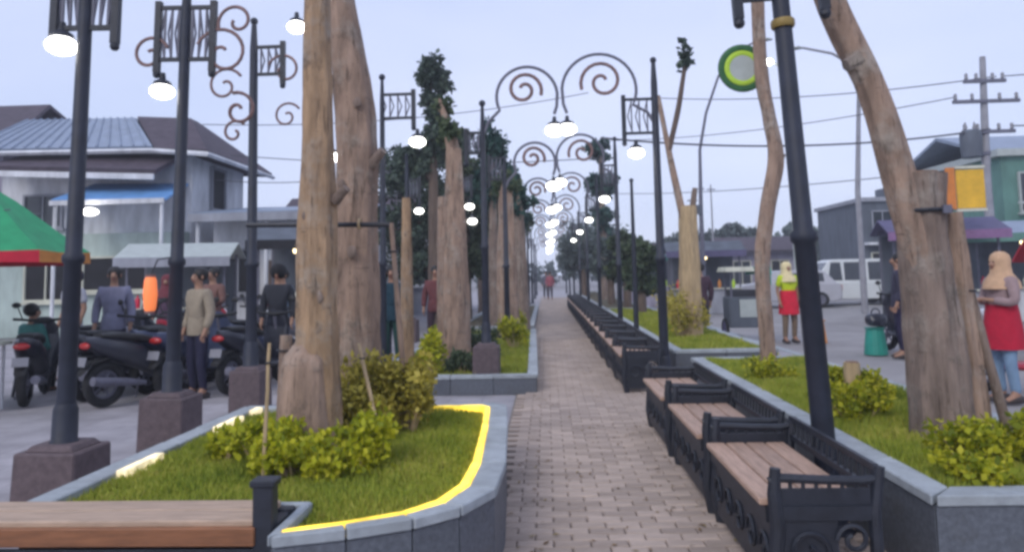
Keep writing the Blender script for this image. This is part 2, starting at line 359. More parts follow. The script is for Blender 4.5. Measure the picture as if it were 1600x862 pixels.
# ------------------------------------------------------------------ planters
def offset(poly, d):                      # inward for counter-clockwise outlines
    n = len(poly); res = []
    for i in range(n):
        p0, p1, p2 = (Vector(poly[j % n]) for j in (i - 1, i, i + 1))
        a = (p1 - p0).normalized(); b = (p2 - p1).normalized()
        na, nb = Vector((-a.y, a.x)), Vector((-b.y, b.x)); h = na + nb
        h = h / max(.35, h.dot(na)) if h.length > 1e-6 else na
        res.append(tuple(p1 + h * d))
    return res
def planter(label, poly, h, step=.45, cw=.12, soil_drop=.05, pieces=True, cat='planter', inner=None):
    t = thing('planter', label, cat, (0, 0, 0), 0, 'raised planting beds beside the path')
    core = offset(poly, .014 if inner else .03); inn = inner or offset(poly, cw)
    n = len(poly); mb = MB()
    ci = offset(poly, .026) if inner else offset(poly, cw - .02)
    for i in range(n):
        j = (i + 1) % n
        mb.add([(*core[i], -.01), (*core[j], -.01), (*ci[j], -.01), (*ci[i], -.01), (*core[i], h - .05), (*core[j], h - .05), (*ci[j], h - .05), (*ci[i], h - .05)],
               [(0, 1, 5, 4), (2, 3, 7, 6), (4, 5, 6, 7)])
    mb.build('wall', M['mortar'], t)
    far = MB(); farw = MB(); ns = 0
    for i in range(n):
        j = (i + 1) % n; a, b = Vector(poly[i]), Vector(poly[j]); ia, ib = Vector(inn[i]), Vector(inn[j]); ca, cb = Vector(core[i]), Vector(core[j])
        k = max(1, round((b - a).length / step)); g = .003 / max(.05, (b - a).length)
        for q in range(k):
            u, v = q / k + g, (q + 1) / k - g
            P = [a.lerp(b, u), a.lerp(b, v), ib.lerp(ia, 1 - v), ib.lerp(ia, 1 - u)]
            nrm = (b - a).normalized(); o2 = Vector((nrm.y, -nrm.x)) * .012
            dz = rnd.uniform(-.0015, .0015)
            single = pieces and ns < 140 and min(P[0].y, P[1].y) < 11
            m1 = MB() if single else far
            m1.prism([tuple(P[0] + o2), tuple(P[1] + o2), tuple(P[2]), tuple(P[3])], h - .048, h + dz)
            W = [a.lerp(b, u), a.lerp(b, v), ca.lerp(cb, v) , ca.lerp(cb, u)]
            m2 = MB() if single else farw
            m2.prism([tuple(x) for x in W], .0, h - .052)
            if single:
                m1.build('coping_stone', M['coping'], t, bevel=.006); m2.build('wall_panel', M['granite'], t, bevel=.003); ns += 1
    if far.v:
        tag(far.build('coping', M['coping'], t), kind='stuff'); tag(farw.build('wall_cladding', M['granite'], t), kind='stuff')
    sp = offset(inn, -.008) if inner else offset(poly, cw - .005); tz = h - soil_drop
    s = MB(); s.add([(*p, tz) for p in sp], [tuple(range(len(sp)))]); s.build('soil', M['soil'], t)
    return t, inn
BL = [(-2.45, 3.39), (-1.12, 3.39), (-1.12, 2.97), (-.84, 3.06), (-.59, 3.18), (-.41, 3.34), (-.28, 3.62), (-.26, 4.1), (-.30, 5.0), (-.35, 5.86), (-.43, 5.98), (-2.45, 5.98)]
BLI = [(-2.33, 3.42), (-1.09, 3.42), (-1.09, 3.015), (-.86, 3.105), (-.63, 3.225), (-.485, 3.385), (-.40, 3.65), (-.385, 4.1), (-.42, 5.0), (-.465, 5.78), (-.53, 5.87), (-2.33, 5.87)]
pl, inn = planter('low grey planter with yellow light strip round its rounded corner', BL, .45, inner=BLI)
# light strip along the inner lip
ip = offset(BLI, .002); wds = {2: .016, 3: .02, 4: .03, 5: .042, 6: .046, 7: .042, 8: .038, 9: .038, 10: .045, 11: .045}
iq = [tuple(Vector(ip[i]).lerp(Vector(offset(BLI, .1)[i]), wds.get(i, .03) / .1)) for i in range(12)]
ys = MB()
for i in range(2, 11):
    a, b, c, d = ip[i], ip[(i + 1) % 12], iq[(i + 1) % 12], iq[i]
    if i == 10: b, c = tuple(Vector(a).lerp(Vector(b), .28)), tuple(Vector(d).lerp(Vector(c), .28))
    ys.prism([a, b, c, d], .40, .455)
ys.build('light_strip', M['yellowline'], pl)
for (y0, y1) in ((3.95, 4.35), (5.1, 5.5), (5.72, 5.86)):
    MB().box((-2.30, (y0 + y1) / 2, .43), (.05, y1 - y0, .06)).build('light_strip', M['warmline'], pl)
BR = [(1.68, 3.44), (3.04, 3.47), (3.04, 8.95), (1.68, 8.95)]
planter('near right planter of dark panels and pale coping behind the benches', BR, .45, step=.6, cw=.13)
BR2 = [(1.68, 10.1), (3.04, 10.1), (3.04, 22), (1.68, 22)]
planter('second right planter beyond the second lamp post', BR2, .42, step=.9)
planter('far right planter with a row of distant trees', [(1.68, 22.8), (3.04, 22.8), (3.04, 46), (1.68, 46)], .42, step=2, pieces=False)
BL2 = [(-2.3, 9.25), (-.16, 9.25), (-.16, 9.6), (-.30, 17.2), (-2.3, 17.2)]
planter('low dark planter in the middle left holding a slim lamp post', BL2, .24, step=.6)
planter('far left planter with pruned trees along the path', [(-2.3, 18.2), (-.36, 18.2), (-.40, 31), (-2.3, 31)], .24, step=2, pieces=False)

# ------------------------------------------------------------------ grass and plants
def inside(x, y, poly):
    c = False; n = len(poly)
    for i in range(n):
        (x0, y0), (x1, y1) = poly[i], poly[(i + 1) % n]
        if (y0 > y) != (y1 > y) and x < (x1 - x0) * (y - y0) / (y1 - y0) + x0: c = not c
    return c
def grass(name, label, poly, z, n, hmin, hmax, m, wid=.006, lean=.6, seed=1, dens=None, cat='grass'):
    r = random.Random(seed); xs = [p[0] for p in poly]; yy = [p[1] for p in poly]; V = []; F = []
    k = 0
    while k < n:
        x, y = r.uniform(min(xs), max(xs)), r.uniform(min(yy), max(yy))
        if not inside(x, y, poly): continue
        if dens and r.random() > dens(x, y): continue
        k += 1
        pn = .75 + .5 * noise.noise((x * 3, y * 3, seed)); h = r.uniform(hmin, hmax) * pn
        a = r.uniform(0, 6.283); l = r.uniform(0, lean) * h; s = max(1, y / 6)
        dx, dy = math.cos(a) * wid * s, math.sin(a) * wid * s; b = r.uniform(0, 6.283)
        ox, oy = math.cos(b) * l, math.sin(b) * l; i = len(V)
        V += [(x - dx, y - dy, z), (x + dx, y + dy, z), (x + dx * .6 + ox * .5, y + dy * .6 + oy * .5, z + h * .6), (x + ox, y + oy, z + h)]
        F += [(i, i + 1, i + 2), (i, i + 2, i + 3)]
    me = bpy.data.meshes.new(name); me.from_pydata(V, [], F); me.materials.append(m)
    return tag(link(name, me), label, cat, None, 'stuff')
grass('grass', 'short mown grass in the near left planter', offset(BLI, .01), .395, 56000, .035, .075, M['grass'], seed=2)
grass('grass', 'grass in the near right planter behind the benches', offset(BR, .13), .395, 60000, .05, .11, M['grass'], seed=3)
grass('grass', 'grass in the low planter in the middle left', offset(BL2, .12), .185, 30000, .04, .11, M['grass'], wid=.005, seed=4)
grass('grass', 'grass in the second right planter', offset(BR2, .12), .365, 30000, .05, .13, M['grass'], wid=.005, seed=5)

def leaf_cloud(mb, c, rad, n, size, r, squash=.75, up=.3):
    for _ in range(n):
        d = Vector((r.gauss(0, 1), r.gauss(0, 1), r.gauss(0, 1))); d.normalize(); q = r.random() ** .45
        p = Vector(c) + Vector((d.x * rad[0], d.y * rad[1], d.z * rad[2])) * q
        a = Vector((r.gauss(0, 1), r.gauss(0, 1), r.gauss(0, 1) + up)).normalized(); b = a.cross(Vector((r.gauss(0, 1), r.gauss(0, 1), r.gauss(0, 1)))).normalized()
        s = size * r.uniform(.5, 1.45); w = s * r.uniform(.22, .42)
        i = len(mb.v)
        mb.v += [tuple(p), tuple(p + a * s * .5 + b * w), tuple(p + a * s), tuple(p + a * s * .5 - b * w)]
        mb.f += [(i, i + 1, i + 2, i + 3)]
def rawbuild(mb, name, m, parent, kind=None):
    me = bpy.data.meshes.new(name); me.from_pydata(mb.v, [], mb.f); me.materials.append(m)
    return tag(link(name, me, parent), kind=kind)
def shrub(label, loc, w, h, m, n=900, size=.045, seed=1, name='shrub', cat='shrub', clumps=13, group=None):
    r = random.Random(seed); t = thing(name, label, cat, loc, 0, group)
    lf = MB(); st = MB()
    for i in range(clumps):
        a = r.uniform(0, 6.283); q = r.random() ** .6 * w * .75
        c = (math.cos(a) * q, math.sin(a) * q, h * r.uniform(.3, .85))
        q = r.uniform(.24, .46); leaf_cloud(lf, c, (w * q, w * q, h * q * .9), int(n * 1.25) // clumps, size * .85, r)
        st.tube([(c[0] * .25, c[1] * .25, -.03), (c[0] * .7, c[1] * .7, c[2] * .55), c], [.009, .007, .003], 5)
    st.build('stem', M['stake'], t); tag(rawbuild(lf, 'foliage', m, t), kind='stuff')
    return t
Z1 = .395
G1 = 'leafy shrubs round the near left tree'
for i, (x, y, ww, hh, m, n, lab) in enumerate([
    (-1.62, 4.22, .22, .26, 'shrublime', 1500, 'yellow green shrub left of the large left tree base'),
    (-1.38, 4.02, .26, .24, 'shrublime', 1700, 'yellow green shrub in front of the large left tree'),
    (-1.02, 4.12, .24, .27, 'shrublime', 1600, 'yellow green shrub right of the large left tree base'),
    (-1.93, 4.35, .16, .17, 'shrublime', 800, 'small low lime plant by the white light strip of left planter'),
    (-1.22, 4.95, .28, .50, 'shrubgold', 2300, 'tall olive shrub between left tree trunk and thin leaning stick'),
    (-.98, 5.12, .26, .48, 'shrubgold', 2200, 'golden brown shrub right of the olive shrub in left planter'),
    (-1.0, 5.55, .22, .42, 'shrubgold', 1300, 'golden plant behind the two tall golden shrubs'),
    ]): shrub(lab, (x, y, Z1), ww, hh, M[m], n, .05, 20 + i, group=G1)
G2 = 'yellow green plants in the right planter'
for i, (x, y, ww, hh, n, lab) in enumerate([
    (2.62, 4.05, .26, .28, 1500, 'yellow green plant right of the large right tree base'),
    (2.20, 4.10, .26, .22, 1400, 'yellow green plant in front of the large right tree'),
    (2.86, 4.35, .20, .30, 1100, 'yellow green plant at the road edge near large right tree'),
    (2.10, 5.30, .26, .24, 1300, 'low olive plant behind the large right tree trunk'),
    (2.45, 6.10, .26, .26, 1200, 'olive plant by short stump in right planter'),
    (2.10, 7.20, .26, .24, 1100, 'olive plant between stump and slender tree'),
    (2.05, 3.75, .20, .14, 900, 'flat lime plant near the corner of right planter'),
    ]): shrub(lab, (x, y, Z1), ww, hh, M['cover'], n, .045, 40 + i, group=G2)
for i, (x, y, ww, hh, m, lab) in enumerate([
    (2.20, 12.3, .5, .8, 'shrubgold', 'olive bush round the forked tree in second right planter'),
    (2.50, 14.0, .5, .7, 'shrubgold', 'olive bush behind the forked tree in second right planter'),
    (-1.55, 9.75, .22, .55, 'shrublime', 'upright lime plant at the left end of low middle planter'),
    (-1.15, 9.75, .2, .3, 'leafmid', 'small dark green plant left of the slim lamp post base'),
    (-1.0, 11.2, .35, .5, 'leafmid', 'mid green bush behind the slim lamp post base'),
    (-.62, 13.0, .3, .5, 'shrublime', 'lime bush at the path edge of low middle planter'),
    (-.75, 16.0, .4, .6, 'shrublime', 'lime bush at the far end of low middle planter'),
    ]): shrub(lab, (x, y, .19 if x < 0 else .37), ww, hh, M[m], 1300, .06, 60 + i, cat='bush')

lt = MB(); r_ = random.Random(77)
for _ in range(420):
    y = 3.2 + r_.random() ** 1.6 * 14; x = r_.choice((r_.uniform(-.2, .9), r_.gauss(.95, .15), r_.gauss(-.15, .08))); a = r_.uniform(0, 6.28); q = r_.uniform(.012, .03); w_ = q * r_.uniform(.3, .5)
    c, d = math.cos(a), math.sin(a); z = .029
    lt.add([(x - c * q, y - d * q, z), (x - d * w_, y + c * w_, z + r_.uniform(0, .008)), (x + c * q, y + d * q, z + r_.uniform(0, .006)), (x + d * w_, y - c * w_, z + r_.uniform(0, .008))], [(0, 1, 2, 3)])
tag(rawbuild(lt, 'fallen_leaves', M['litter'], None), 'dry leaves scattered on the brick path', 'leaves', None, 'stuff')
# ------------------------------------------------------------------ trees
def wob(seed, amt=.12, ridges=7):
    def f(p, an, i):
        return 1 + amt * noise.noise((math.cos(an) * 1.3 + seed, math.sin(an) * 1.3, p.z * 1.6)) + amt * .55 * math.sin(an * ridges + 2.2 * noise.noise((seed, p.z * .8, 3))) + amt * .5 * noise.noise((math.cos(an) * 4, math.sin(an) * 4 + seed, p.z * 5))
    return f
def resample(pts, rad, step=.12):
    P, Q = [], []
    n = len(pts)
    for i in range(n - 1):
        a, b = Vector(pts[i]), Vector(pts[i + 1]); p0 = Vector(pts[max(i - 1, 0)]); p3 = Vector(pts[min(i + 2, n - 1)])
        k = max(1, int((b - a).length / step))
        for q in range(k):
            t = q / k
            c = .5 * ((2 * a) + (b - p0) * t + (2 * p0 - 5 * a + 4 * b - p3) * t * t + (3 * a - p0 - 3 * b + p3) * t ** 3)
            P.append(c); Q.append(rad[i] + (rad[i + 1] - rad[i]) * t)
    P.append(Vector(pts[-1])); Q.append(rad[-1]); return P, Q
def limb(pts, rad, seed, seg=24, amt=.12, step=.07):
    P, Q = resample(pts, rad, step); return MB().tube(P, Q, seg, True, wob(seed, amt))
GT = 'pruned trees in the planters'
t = thing('pruned_tree', 'large pruned tree with two pale tan trunks in left planter', 'tree', (-1.42, 4.55, Z1), 0, GT)
limb([(-.03, -.02, -.1), (-.01, 0, .12), (-.01, 0, 1.2), (-.01, 0, 2.0), (-.01, 0, 2.9), (.0, .05, 3.9)], [.16, .14, .118, .094, .08, .07], 1.0).build('trunk', M['barkgold'], t, True)
limb([(-.06, -.02, -.1), (-.07, -.03, .3), (-.06, -.03, .58), (-.05, -.02, .70)], [.19, .165, .14, .06], 2.0).build('root_stump', M['bark'], t, True)
limb([(.02, .85, -.1), (.02, .85, .2), (.0, .9, 1.2), (-.0, .9, 2.2), (-.12, .9, 3.2), (-.22, .9, 4.0)], [.19, .17, .155, .15, .105, .09], 3.0).build('trunk', M['bark'], t, True)
for k_, (p, q, rr) in enumerate([((.10, 0, 1.55), (.19, -.04, 1.62), .03), ((.13, .85, 1.9), (.23, .8, 2.0), .035), ((-.11, .84, 2.5), (-.2, .8, 2.6), .03)]):
    mb = MB().tube([p, tuple((Vector(p) + Vector(q)) / 2), q], [rr * 1.4, rr, rr * .9], 10); mb.build('cut_branch', M['barkgrey'], t, True)
def knot(parent, x, y, z, r, m):
    k = MB().ball((x, y, z), r, 1, .38, 1.3, 12, 8); k.v = [(a + .12 * r * noise.noise((a * 30, b * 30, c * 30)), b, c + .15 * r * noise.noise((c * 25, a * 25, 2))) for a, b, c in k.v]; k.build('knot', M[m], parent, True)
for (x, y, z, r) in ((.03, -.115, .95, .035), (-.05, -.10, 1.45, .03), (.02, .70, 1.25, .04), (.05, .74, 2.35, .035), (-.06, .72, 1.75, .03), (-.06, -.155, .4, .03)): knot(t, x, y + .012, z, r * .9, 'barkgrey')
# bracing bar and props
tb = thing('brace_bar', 'dark bar tied across the two trunks of the large left tree', 'brace', (-1.5, 4.9, 1.82))
MB().tube([(-.52, .0, .01), (0, .0, 0), (.45, .0, -.01)], .017, 8).build('bar', M['iron'], tb)
for x in (-.02, .25): MB().torus((x, 0, 0), .03, .009, 'x', 12, 6).build('tie', M['stake'], tb)
GS = 'wooden props round the trees'
def prop(label, a, b, r=.018, m='stake', name='wooden_prop'):
    t = thing(name, label, 'prop', a, 0, GS)
    d = Vector(b) - Vector(a); pts = [d * (i / 6) + Vector((noise.noise((i, a[0], 1)), noise.noise((i, a[1], 5)), 0)) * .01 for i in range(7)]
    MB().tube(pts, [r * (1.1 - .04 * i) for i in range(7)], 8).build('pole', M[m], t, True)
    MB().torus(tuple(d * .86), r * 1.15, .006, 'z', 12, 6).build('tie_band', M['iron'], t)
prop('thin upright yellowish stake in grass left of the large left tree', (-1.51, 3.9, .38), (-1.50, 3.95, 1.12), .011)
prop('thin pale stick leaning in front of the golden shrub', (-1.03, 4.6, .38), (-1.27, 4.95, 1.02), .014)
prop('long thin prop leaning on the right trunk of large left tree', (-.98, 5.15, .38), (-1.12, 5.3, 1.85), .02, 'bark')
prop('short thick post just left of the large left tree trunk', (-1.80, 5.0, .38), (-1.79, 5.02, 1.08), .05, 'bark')
t = thing('pruned_tree', 'large grey tree with cut top and leaning limb in right planter', 'tree', (2.34, 4.75, Z1), 0, GT)
limb([(.06, -.05, -.1), (.05, -.02, .15), (.04, 0, .7), (.02, 0, 1.25), (.03, 0, 1.64)], [.20, .18, .155, .135, .14], 5.0, 22, .13).build('trunk', M['barkgrey'], t, True)
MB().lathe([(.105, 1.635), (.10, 1.655), (.02, 1.66)], 16, (.03, 0, 0)).build('cut_face', M['cut'], t)
limb([(.0, -.02, 1.05), (-.06, -.02, 1.38), (-.14, -.02, 1.75), (-.25, -.02, 2.2), (-.45, 0, 2.75), (-.62, 0, 3.4)], [.10, .10, .095, .085, .085, .07], 6.0).build('limb', M['bark'], t, True)
limb([(-.33, -.04, 2.38), (-.41, -.05, 2.34)], [.07, .04], 6.5).build('cut_branch', M['barkgrey'], t, True)
limb([(.30, .08, -.1), (.29, .08, .2), (.27, .08, .8), (.24, .06, 1.4)], [.11, .095, .075, .055], 7.0).build('side_trunk', M['bark'], t, True)
prop('stake leaning to the right against the large right tree', (2.80, 4.75, .38), (2.62, 4.80, 1.45), .03, 'barkgrey')
tb = thing('brace_bar', 'dark strap round the large right tree below its cut top', 'brace', (2.37, 4.75, 1.80))
MB().torus((0, 0, 0), .155, .014, 'z', 24, 6).build('strap', M['iron'], tb)
MB().box((.06, -.17, 0), (.05, .02, .05)).build('buckle', M['steel'], tb)
t = thing('slender_tree', 'slender bent tree beside the round green sign', 'tree', (2.42, 8.4, Z1), 0, GT)
limb([(.0, 0, -.1), (-.01, 0, .1), (-.02, 0, 1.15), (.06, 0, 1.7), (.19, 0, 2.3), (.14, 0, 2.8), (.08, 0, 3.3), (.08, 0, 4.2), (.1, 0, 5)], [.10, .085, .085, .085, .085, .075, .075, .07, .06], 8.0, 12).build('trunk', M['bark'], t, True)
limb([(.17, 0, 2.2), (.27, -.03, 2.36)], [.05, .03], 8.3, 10).build('cut_branch', M['barkgrey'], t, True)
leafs = MB(); leaf_cloud(leafs, (.1, 0, 5.2), (.35, .35, .45), 350, .14, rnd); tag(rawbuild(leafs, 'crown', M['leafmid'], t), kind='stuff')
t = thing('forked_tree', 'pale tree with cut trunk and two thin bare shoots beyond second lamp post', 'tree', (2.36, 12.5, .36), 0, GT)
limb([(0, 0, -.1), (0, 0, .15), (.02, 0, 1.2), (.03, 0, 2.2)], [.21, .19, .17, .14], 9.0).build('trunk', M['stake'], t, True)
limb([(-.05, 0, 2.0), (-.16, 0, 2.6), (-.26, 0, 3.2), (-.40, 0, 4.1)], [.07, .06, .05, .035], 9.3, 10).build('limb', M['bark'], t, True)
limb([(-.25, 0, 3.15), (-.08, 0, 3.8), (.08, 0, 4.6)], [.05, .045, .035], 9.4, 10).build('limb', M['barkdark'], t, True)
limb([(.10, 0, 2.1), (.16, 0, 2.5)], [.06, .04], 9.6, 10).build('cut_branch', M['barkgrey'], t, True)
lf = MB(); leaf_cloud(lf, (.09, 0, 4.75), (.10, .1, .30), 120, .12, rnd); tag(rawbuild(lf, 'crown', M['leafdark'], t), kind='stuff')
t = thing('tree_stump', 'short pale stump standing in the right planter grass', 'stump', (2.38, 6.05, Z1))
limb([(0, 0, -.05), (0, 0, .1), (.01, 0, .32)], [.075, .065, .06], 10.0, 12, step=.05).build('trunk', M['stake'], t, True)
MB().lathe([(.05, .318), (.045, .33), (.01, .332)], 12, (.01, 0, 0)).build('cut_face', M['cut'], t)

def tree(label, loc, hgt, r0, crowns, leafm, barkm='barkgrey', n=2200, size=.16, seed=0, name='leafy_tree', lean=0, group='trees beyond the near planters'):
    r = random.Random(seed); t = thing(name, label, 'tree', loc, 0, group)
    limb([(0, 0, -.15), (0, 0, hgt * .05), (lean * .5, 0, hgt * .5), (lean, 0, hgt)], [r0 * 1.25, r0, r0 * .85, r0 * .55], seed + .37, 12, .12, .2).build('trunk', M[barkm], t, True)
    br = MB(); lf = MB(); tot = sum(c[3] * c[4] * c[5] for c in crowns) or 1
    for (cx, cy, cz, rx, ry, rz) in crowns:
        n_ = n; top = Vector((lean, 0, hgt)) if cz >= hgt * .9 else Vector((lean * cz / hgt, 0, max(.3, cz - rz * .6)))
        br.tube([tuple(top * .97), tuple(top.lerp(Vector((cx, cy, cz)), .55) + Vector((0, 0, .05))), (cx, cy, cz + rz * .4)], [r0 * .5, r0 * .3, r0 * .1], 7)
        m = max(60, int(n * 2.6 * rx * ry * rz / tot)); cl = max(7, m // 55)
        for _ in range(cl):
            d = Vector((r.gauss(0, 1), r.gauss(0, 1), r.gauss(0, 1))).normalized() * (r.random() ** .5)
            c = (cx + d.x * rx * .95, cy + d.y * ry * .95, cz + d.z * rz * .95)
            q_ = r.uniform(.2, .42); leaf_cloud(lf, c, (rx * q_, ry * q_, rz * q_), m // cl, size * .68, r)
            if r.random() < .35: br.tube([(cx, cy, cz - rz * .3), c], [r0 * .14, r0 * .04], 5)
    if crowns:
        br.build('branch', M[barkm], t); tag(rawbuild(lf, 'crown', M[leafm], t), kind='stuff')
    return t
tree('thick tan trunk with small regrowth tufts left of the slim lamp post', (-1.30, 10.5, .19), 3.1, .20, [(-.02, 0, 3.3, .2, .2, .32), (-.2, 0, 3.75, .16, .16, .24)], 'leafmid', 'bark', 260, .13, 11, 'pruned_tree')
tree('tan trunk right of the slim lamp post nearest the path', (-.80, 15.0, .19), 3.0, .24, [(-.05, 0, 3.15, .3, .3, .32)], 'leafmid', 'bark', 260, .14, 12, 'pruned_tree')
tree('thin orange brown trunk behind the low middle planter', (-1.98, 10.4, .19), 2.4, .10, [], 'leafred', 'barkgold', 0, .1, 13, 'pruned_tree')
tree('thin tan trunk between the golden shrub and slim lamp post', (-1.72, 12.2, .19), 2.6, .12, [], 'leafred', 'bark', 0, .1, 14, 'pruned_tree')
tree('dark brown trunk beside the path end of low planter', (-.62, 17.0, .19), 2.8, .20, [(0, 0, 3.1, .4, .4, .5)], 'leafteal', 'barkgrey', 400, .15, 15, 'pruned_tree')
tree('tall narrow dark tree rising above the left trunks', (-2.75, 18.0, 0), 5.2, .16, [(-.05, 0, 6.5, .42, .4, .5), (.2, 0, 6.2, .3, .3, .4), (.05, 0, 5.6, .36, .4, .5), (.1, 0, 4.8, .5, .42, .5), (.55, 0, 4.7, .45, .4, .45), (-.5, 0, 4.2, .5, .4, .5)], 'leafdark', 'barkdark', 2600, .2, 16)
tree('broad dark green tree behind the left planters', (-3.9, 20.5, 0), 3.6, .17, [(-.4, 0, 4.3, .9, .8, .8), (.5, 0, 4.2, .9, .8, .8), (.1, 0, 3.0, 1.2, .9, .8), (1.15, 0, 3.3, .8, .7, .8), (.2, 0, 1.9, 1.1, .9, .7)], 'leafdark', 'barkdark', 4200, .2, 17)
tree('grey green tree with drooping crown right of broad dark tree', (-2.35, 21.5, 0), 3.4, .16, [(0, 0, 4.4, 1.0, .8, .8), (.5, 0, 3.4, 1.1, .8, .9), (-.6, 0, 2.9, 1.1, .8, .8), (.2, 0, 1.9, 1.2, .8, .8)], 'leafmid', 'barkdark', 3200, .2, 18)
tree('teal green tree with two stacked crowns beside the path lamps', (-1.33, 18.6, .19), 4.0, .14, [(.0, 0, 4.55, .38, .38, .62), (.35, 0, 3.6, .36, .36, .5), (-.2, 0, 3.5, .4, .4, .5)], 'leafteal', 'barkgrey', 2400, .18, 19)
for i, (x, y, h, lab) in enumerate([(-.95, 20.5, 2.9, 'first pruned trunk in the far left planter'), (-.9, 23.5, 3.0, 'second pruned trunk in the far left planter'), (-.9, 27.0, 3.1, 'third pruned trunk in the far left planter'), (-1.7, 22.0, 2.8, 'pruned trunk set back in the far left planter')]):
    tree(lab, (x, y, .19), h, .2, [(0, 0, h + .25, .45, .45, .5)], 'leafteal' if i % 2 else 'leafmid', 'bark' if i % 2 else 'barkgrey', 500, .17, 30 + i, 'pruned_tree')
tree('palm like tree with small dark tuft right of the path end', (2.45, 32, .3), 6.2, .17, [(0, 0, 6.5, .62, .62, .42), (-.1, 0, 4.9, .8, .7, .6), (0, 0, 3.6, .6, .6, .7)], 'leafteal', 'barkgrey', 1500, .28, 40)
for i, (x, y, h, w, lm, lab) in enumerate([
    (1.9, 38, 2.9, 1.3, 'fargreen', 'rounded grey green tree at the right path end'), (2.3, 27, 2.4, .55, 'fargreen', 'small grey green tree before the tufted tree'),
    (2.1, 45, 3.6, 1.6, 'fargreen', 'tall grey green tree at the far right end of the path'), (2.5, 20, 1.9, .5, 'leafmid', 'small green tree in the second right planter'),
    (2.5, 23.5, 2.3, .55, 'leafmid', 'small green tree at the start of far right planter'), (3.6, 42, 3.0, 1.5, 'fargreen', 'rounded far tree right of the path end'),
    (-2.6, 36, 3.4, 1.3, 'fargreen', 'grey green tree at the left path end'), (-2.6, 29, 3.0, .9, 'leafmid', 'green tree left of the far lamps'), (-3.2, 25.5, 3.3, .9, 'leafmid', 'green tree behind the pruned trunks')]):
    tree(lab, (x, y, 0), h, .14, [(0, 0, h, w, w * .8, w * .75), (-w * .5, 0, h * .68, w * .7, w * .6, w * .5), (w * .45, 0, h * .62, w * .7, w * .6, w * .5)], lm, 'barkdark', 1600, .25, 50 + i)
# tree line along the far side of the road
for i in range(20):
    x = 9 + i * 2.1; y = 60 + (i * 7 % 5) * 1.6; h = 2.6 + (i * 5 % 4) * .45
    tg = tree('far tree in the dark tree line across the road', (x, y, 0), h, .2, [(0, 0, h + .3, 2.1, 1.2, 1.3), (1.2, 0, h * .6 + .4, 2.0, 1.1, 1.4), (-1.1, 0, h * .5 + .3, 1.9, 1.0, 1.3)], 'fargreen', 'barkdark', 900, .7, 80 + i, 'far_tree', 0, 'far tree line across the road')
fw = MB(); r_ = random.Random(5)
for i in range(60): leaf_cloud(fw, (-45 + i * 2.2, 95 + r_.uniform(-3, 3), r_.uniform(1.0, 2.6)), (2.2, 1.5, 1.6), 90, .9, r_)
tag(rawbuild(fw, 'distant_wood', M['fargreen'], None), 'distant dark line of trees at the horizon', 'trees', None, 'stuff')

